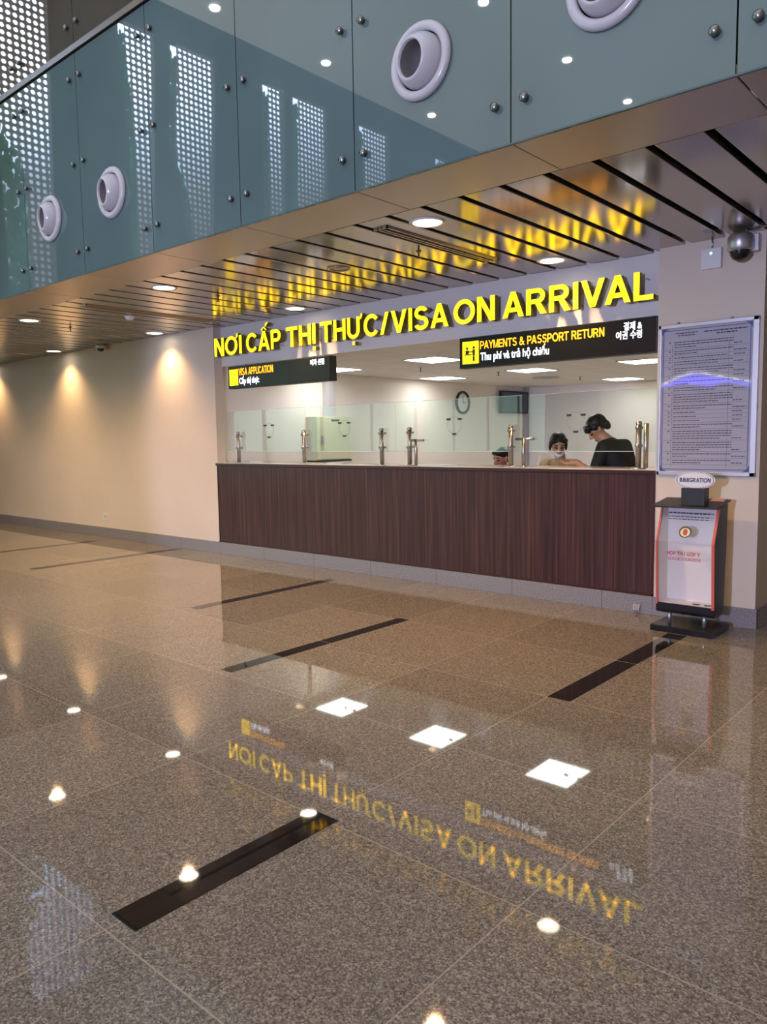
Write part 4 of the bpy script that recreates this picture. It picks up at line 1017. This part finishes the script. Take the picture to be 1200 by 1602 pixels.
def seated(x, y, zh, yaw, pitch, label, jacket, skin, hair, mask=False, scale=1.0):
    """zh: head centre height"""
    p = empty('person', (x, y, 0), label, 'person')
    H = head_frame(Vector((x, y-0.03, zh)), yaw, pitch)
    sh = zh - (0.205 if mask else 0.235)
    def V(dx, dy, dz): return Vector((x+dx, y+dy, dz))
    bm = bmesh.new(); add_head(bm, H, scale)
    hull(bm, [(V(0, -0.005, zh-0.06), 0.048), (V(0, 0.03, sh+0.03), 0.055)])
    hull(bm, [(V(-0.15, 0.03, sh), 0.05), (V(0.15, 0.03, sh), 0.05), (V(0, 0.05, sh-0.25), (0.14, 0.1, 0.1))])
    hull(bm, [(V(0, 0.05, sh-0.25), (0.14, 0.1, 0.1)), (V(0, 0.07, sh-0.50), (0.16, 0.12, 0.09))])
    hz = sh-0.50
    for s_ in (-1, 1):
        arm(bm, V(s_*0.18, 0.03, sh-0.01), V(s_*0.21, -0.06, sh-0.27), V(s_*0.13, -0.29, sh-0.26), (-s_*0.3, -1, 0.0), (-s_, 0, 0), (0.045, 0.038, 0.025))
        hull(bm, [(V(s_*0.09, 0.05, hz-0.02), 0.08), (V(s_*0.10, -0.33, hz), 0.058)]); hull(bm, [(V(s_*0.10, -0.33, hz), 0.055), (V(s_*0.10, -0.30, 0.12), 0.038)])
        hull(bm, [(V(s_*0.10, -0.28, 0.04), (0.04, 0.05, 0.04)), (V(s_*0.10, -0.40, 0.03), (0.04, 0.05, 0.03))])
    fused('body', bm, 0.0075, [skin, M_lips, M_eye], p, head_assign(H, 0, scale))
    fused('hair', local_parts(H, hair, scale), 0.006, [M_hair], p, None, 3)
    if mask:
        fused('face_mask', local_parts(H, [[((-0.034, 0.062, -0.070), 0.020), ((0.034, 0.062, -0.070), 0.020), ((0, 0.080, -0.082), 0.018), ((0, 0.055, -0.108), 0.022)], [((-0.060, 0.03, -0.055), 0.012), ((-0.03, 0.06, -0.075), 0.016)], [((0.060, 0.03, -0.055), 0.012), ((0.03, 0.06, -0.075), 0.016)]], scale), 0.005, [M_white], p, None, 3)
    bm = bmesh.new()
    hull(bm, [(V(-0.155, 0.03, sh+0.012), 0.058), (V(0.155, 0.03, sh+0.012), 0.058), (V(0, 0.05, sh-0.25), (0.165, 0.125, 0.1))])
    hull(bm, [(V(0, 0.05, sh-0.25), (0.165, 0.125, 0.1)), (V(0, 0.07, hz), (0.185, 0.15, 0.06))])
    hull(bm, [(V(0, 0.02, sh+0.055), (0.068, 0.066, 0.028)), (V(0, 0.03, sh+0.0), (0.10, 0.08, 0.04))])
    for s_ in (-1, 1):
        hull(bm, [(V(s_*0.18, 0.03, sh), 0.060), (V(s_*0.21, -0.06, sh-0.27), 0.052)]); hull(bm, [(V(s_*0.21, -0.06, sh-0.27), 0.052), (V(s_*0.145, -0.255, sh-0.262), 0.040)])
    fused('jacket', bm, 0.009, [jacket], p)
    bm = bmesh.new()
    for s_ in (-1, 1):
        hull(bm, [(V(s_*0.09, 0.05, hz-0.01), 0.098), (V(s_*0.10, -0.33, hz), 0.074)]); hull(bm, [(V(s_*0.10, -0.33, hz), 0.072), (V(s_*0.10, -0.30, 0.10), 0.055)])
    fused('trousers', bm, 0.012, [M_trou], p)
    bm = bmesh.new()
    for s_ in (-1, 1): hull(bm, [(V(s_*0.10, -0.27, 0.042), (0.045, 0.055, 0.042)), (V(s_*0.10, -0.41, 0.034), (0.045, 0.055, 0.034))])
    fused('shoes', bm, 0.01, [M_black], p)
    # the chair
    zs = hz - 0.10
    c = empty('office_chair', (x, y+0.05, 0), 'black office chair under the ' + ('seated woman in beige' if mask else 'seated man with short hair'), 'chair')
    obj('seat', bx(bmesh.new(), -0.24, 0.24, -0.22, 0.24, zs-0.07, zs+0.008, 0.02), M_blackmatt, c)
    obj('backrest', bx(bmesh.new(), -0.21, 0.21, 0.24, 0.29, zs+0.12, zs+0.45, 0.02), M_blackmatt, c)
    obj('back_bar', bx(bmesh.new(), -0.03, 0.03, 0.22, 0.26, zs-0.06, zs+0.20, 0.004), M_black, c)
    obj('column', cyl(bmesh.new(), (0, 0, 0.06), (0, 0, zs-0.06), 0.03), M_black, c, True)
    bm = bmesh.new()
    for k in range(5):
        a = 2*PI*k/5+0.3; cyl(bm, (0, 0, 0.09), (0.28*math.cos(a), 0.28*math.sin(a), 0.055), 0.022, 0.014, 10); cyl(bm, (0.28*math.cos(a)-0.01, 0.28*math.sin(a), 0.025), (0.28*math.cos(a)+0.01, 0.28*math.sin(a), 0.025), 0.025, None, 14)
    obj('star_base', bm, M_black, c)
    return p
HAIR_W = [[((0, -0.022, 0.046), (0.086, 0.100, 0.084))], [((-0.058, 0.040, 0.066), 0.030), ((0.058, 0.040, 0.066), 0.030)], [((-0.080, -0.005, 0.0), (0.014, 0.035, 0.06))], [((0.080, -0.005, 0.0), (0.014, 0.035, 0.06))],
          [((0, -0.075, -0.02), (0.06, 0.04, 0.06))], [((0, -0.115, 0.0), (0.035, 0.03, 0.035)), ((0, -0.12, -0.10), (0.02, 0.02, 0.03))]]
HAIR_S = [[((0, -0.020, 0.050), (0.083, 0.098, 0.080))], [((-0.050, 0.050, 0.080), 0.024), ((0.050, 0.050, 0.080), 0.024)], [((0, -0.075, 0.0), (0.06, 0.03, 0.05))]]
M_jack = noise_tint(mat('beige_jacket', lin(190, 160, 115), 0.8), 6, lin(150, 120, 80), lin(196, 166, 122))
seated(-3.79, 0.84, 1.395, math.radians(38), math.radians(22), 'seated woman in beige jacket with white mask under her chin', M_jack, M_skin, HAIR_W, True)
M_khaki = mat('khaki_shirt', lin(150, 130, 90), 0.8)
seated(-4.455, 0.84, 1.250, math.radians(-18), math.radians(12), 'seated man with short black hair, only his forehead above the counter', M_khaki, M_skin2, HAIR_S, False)
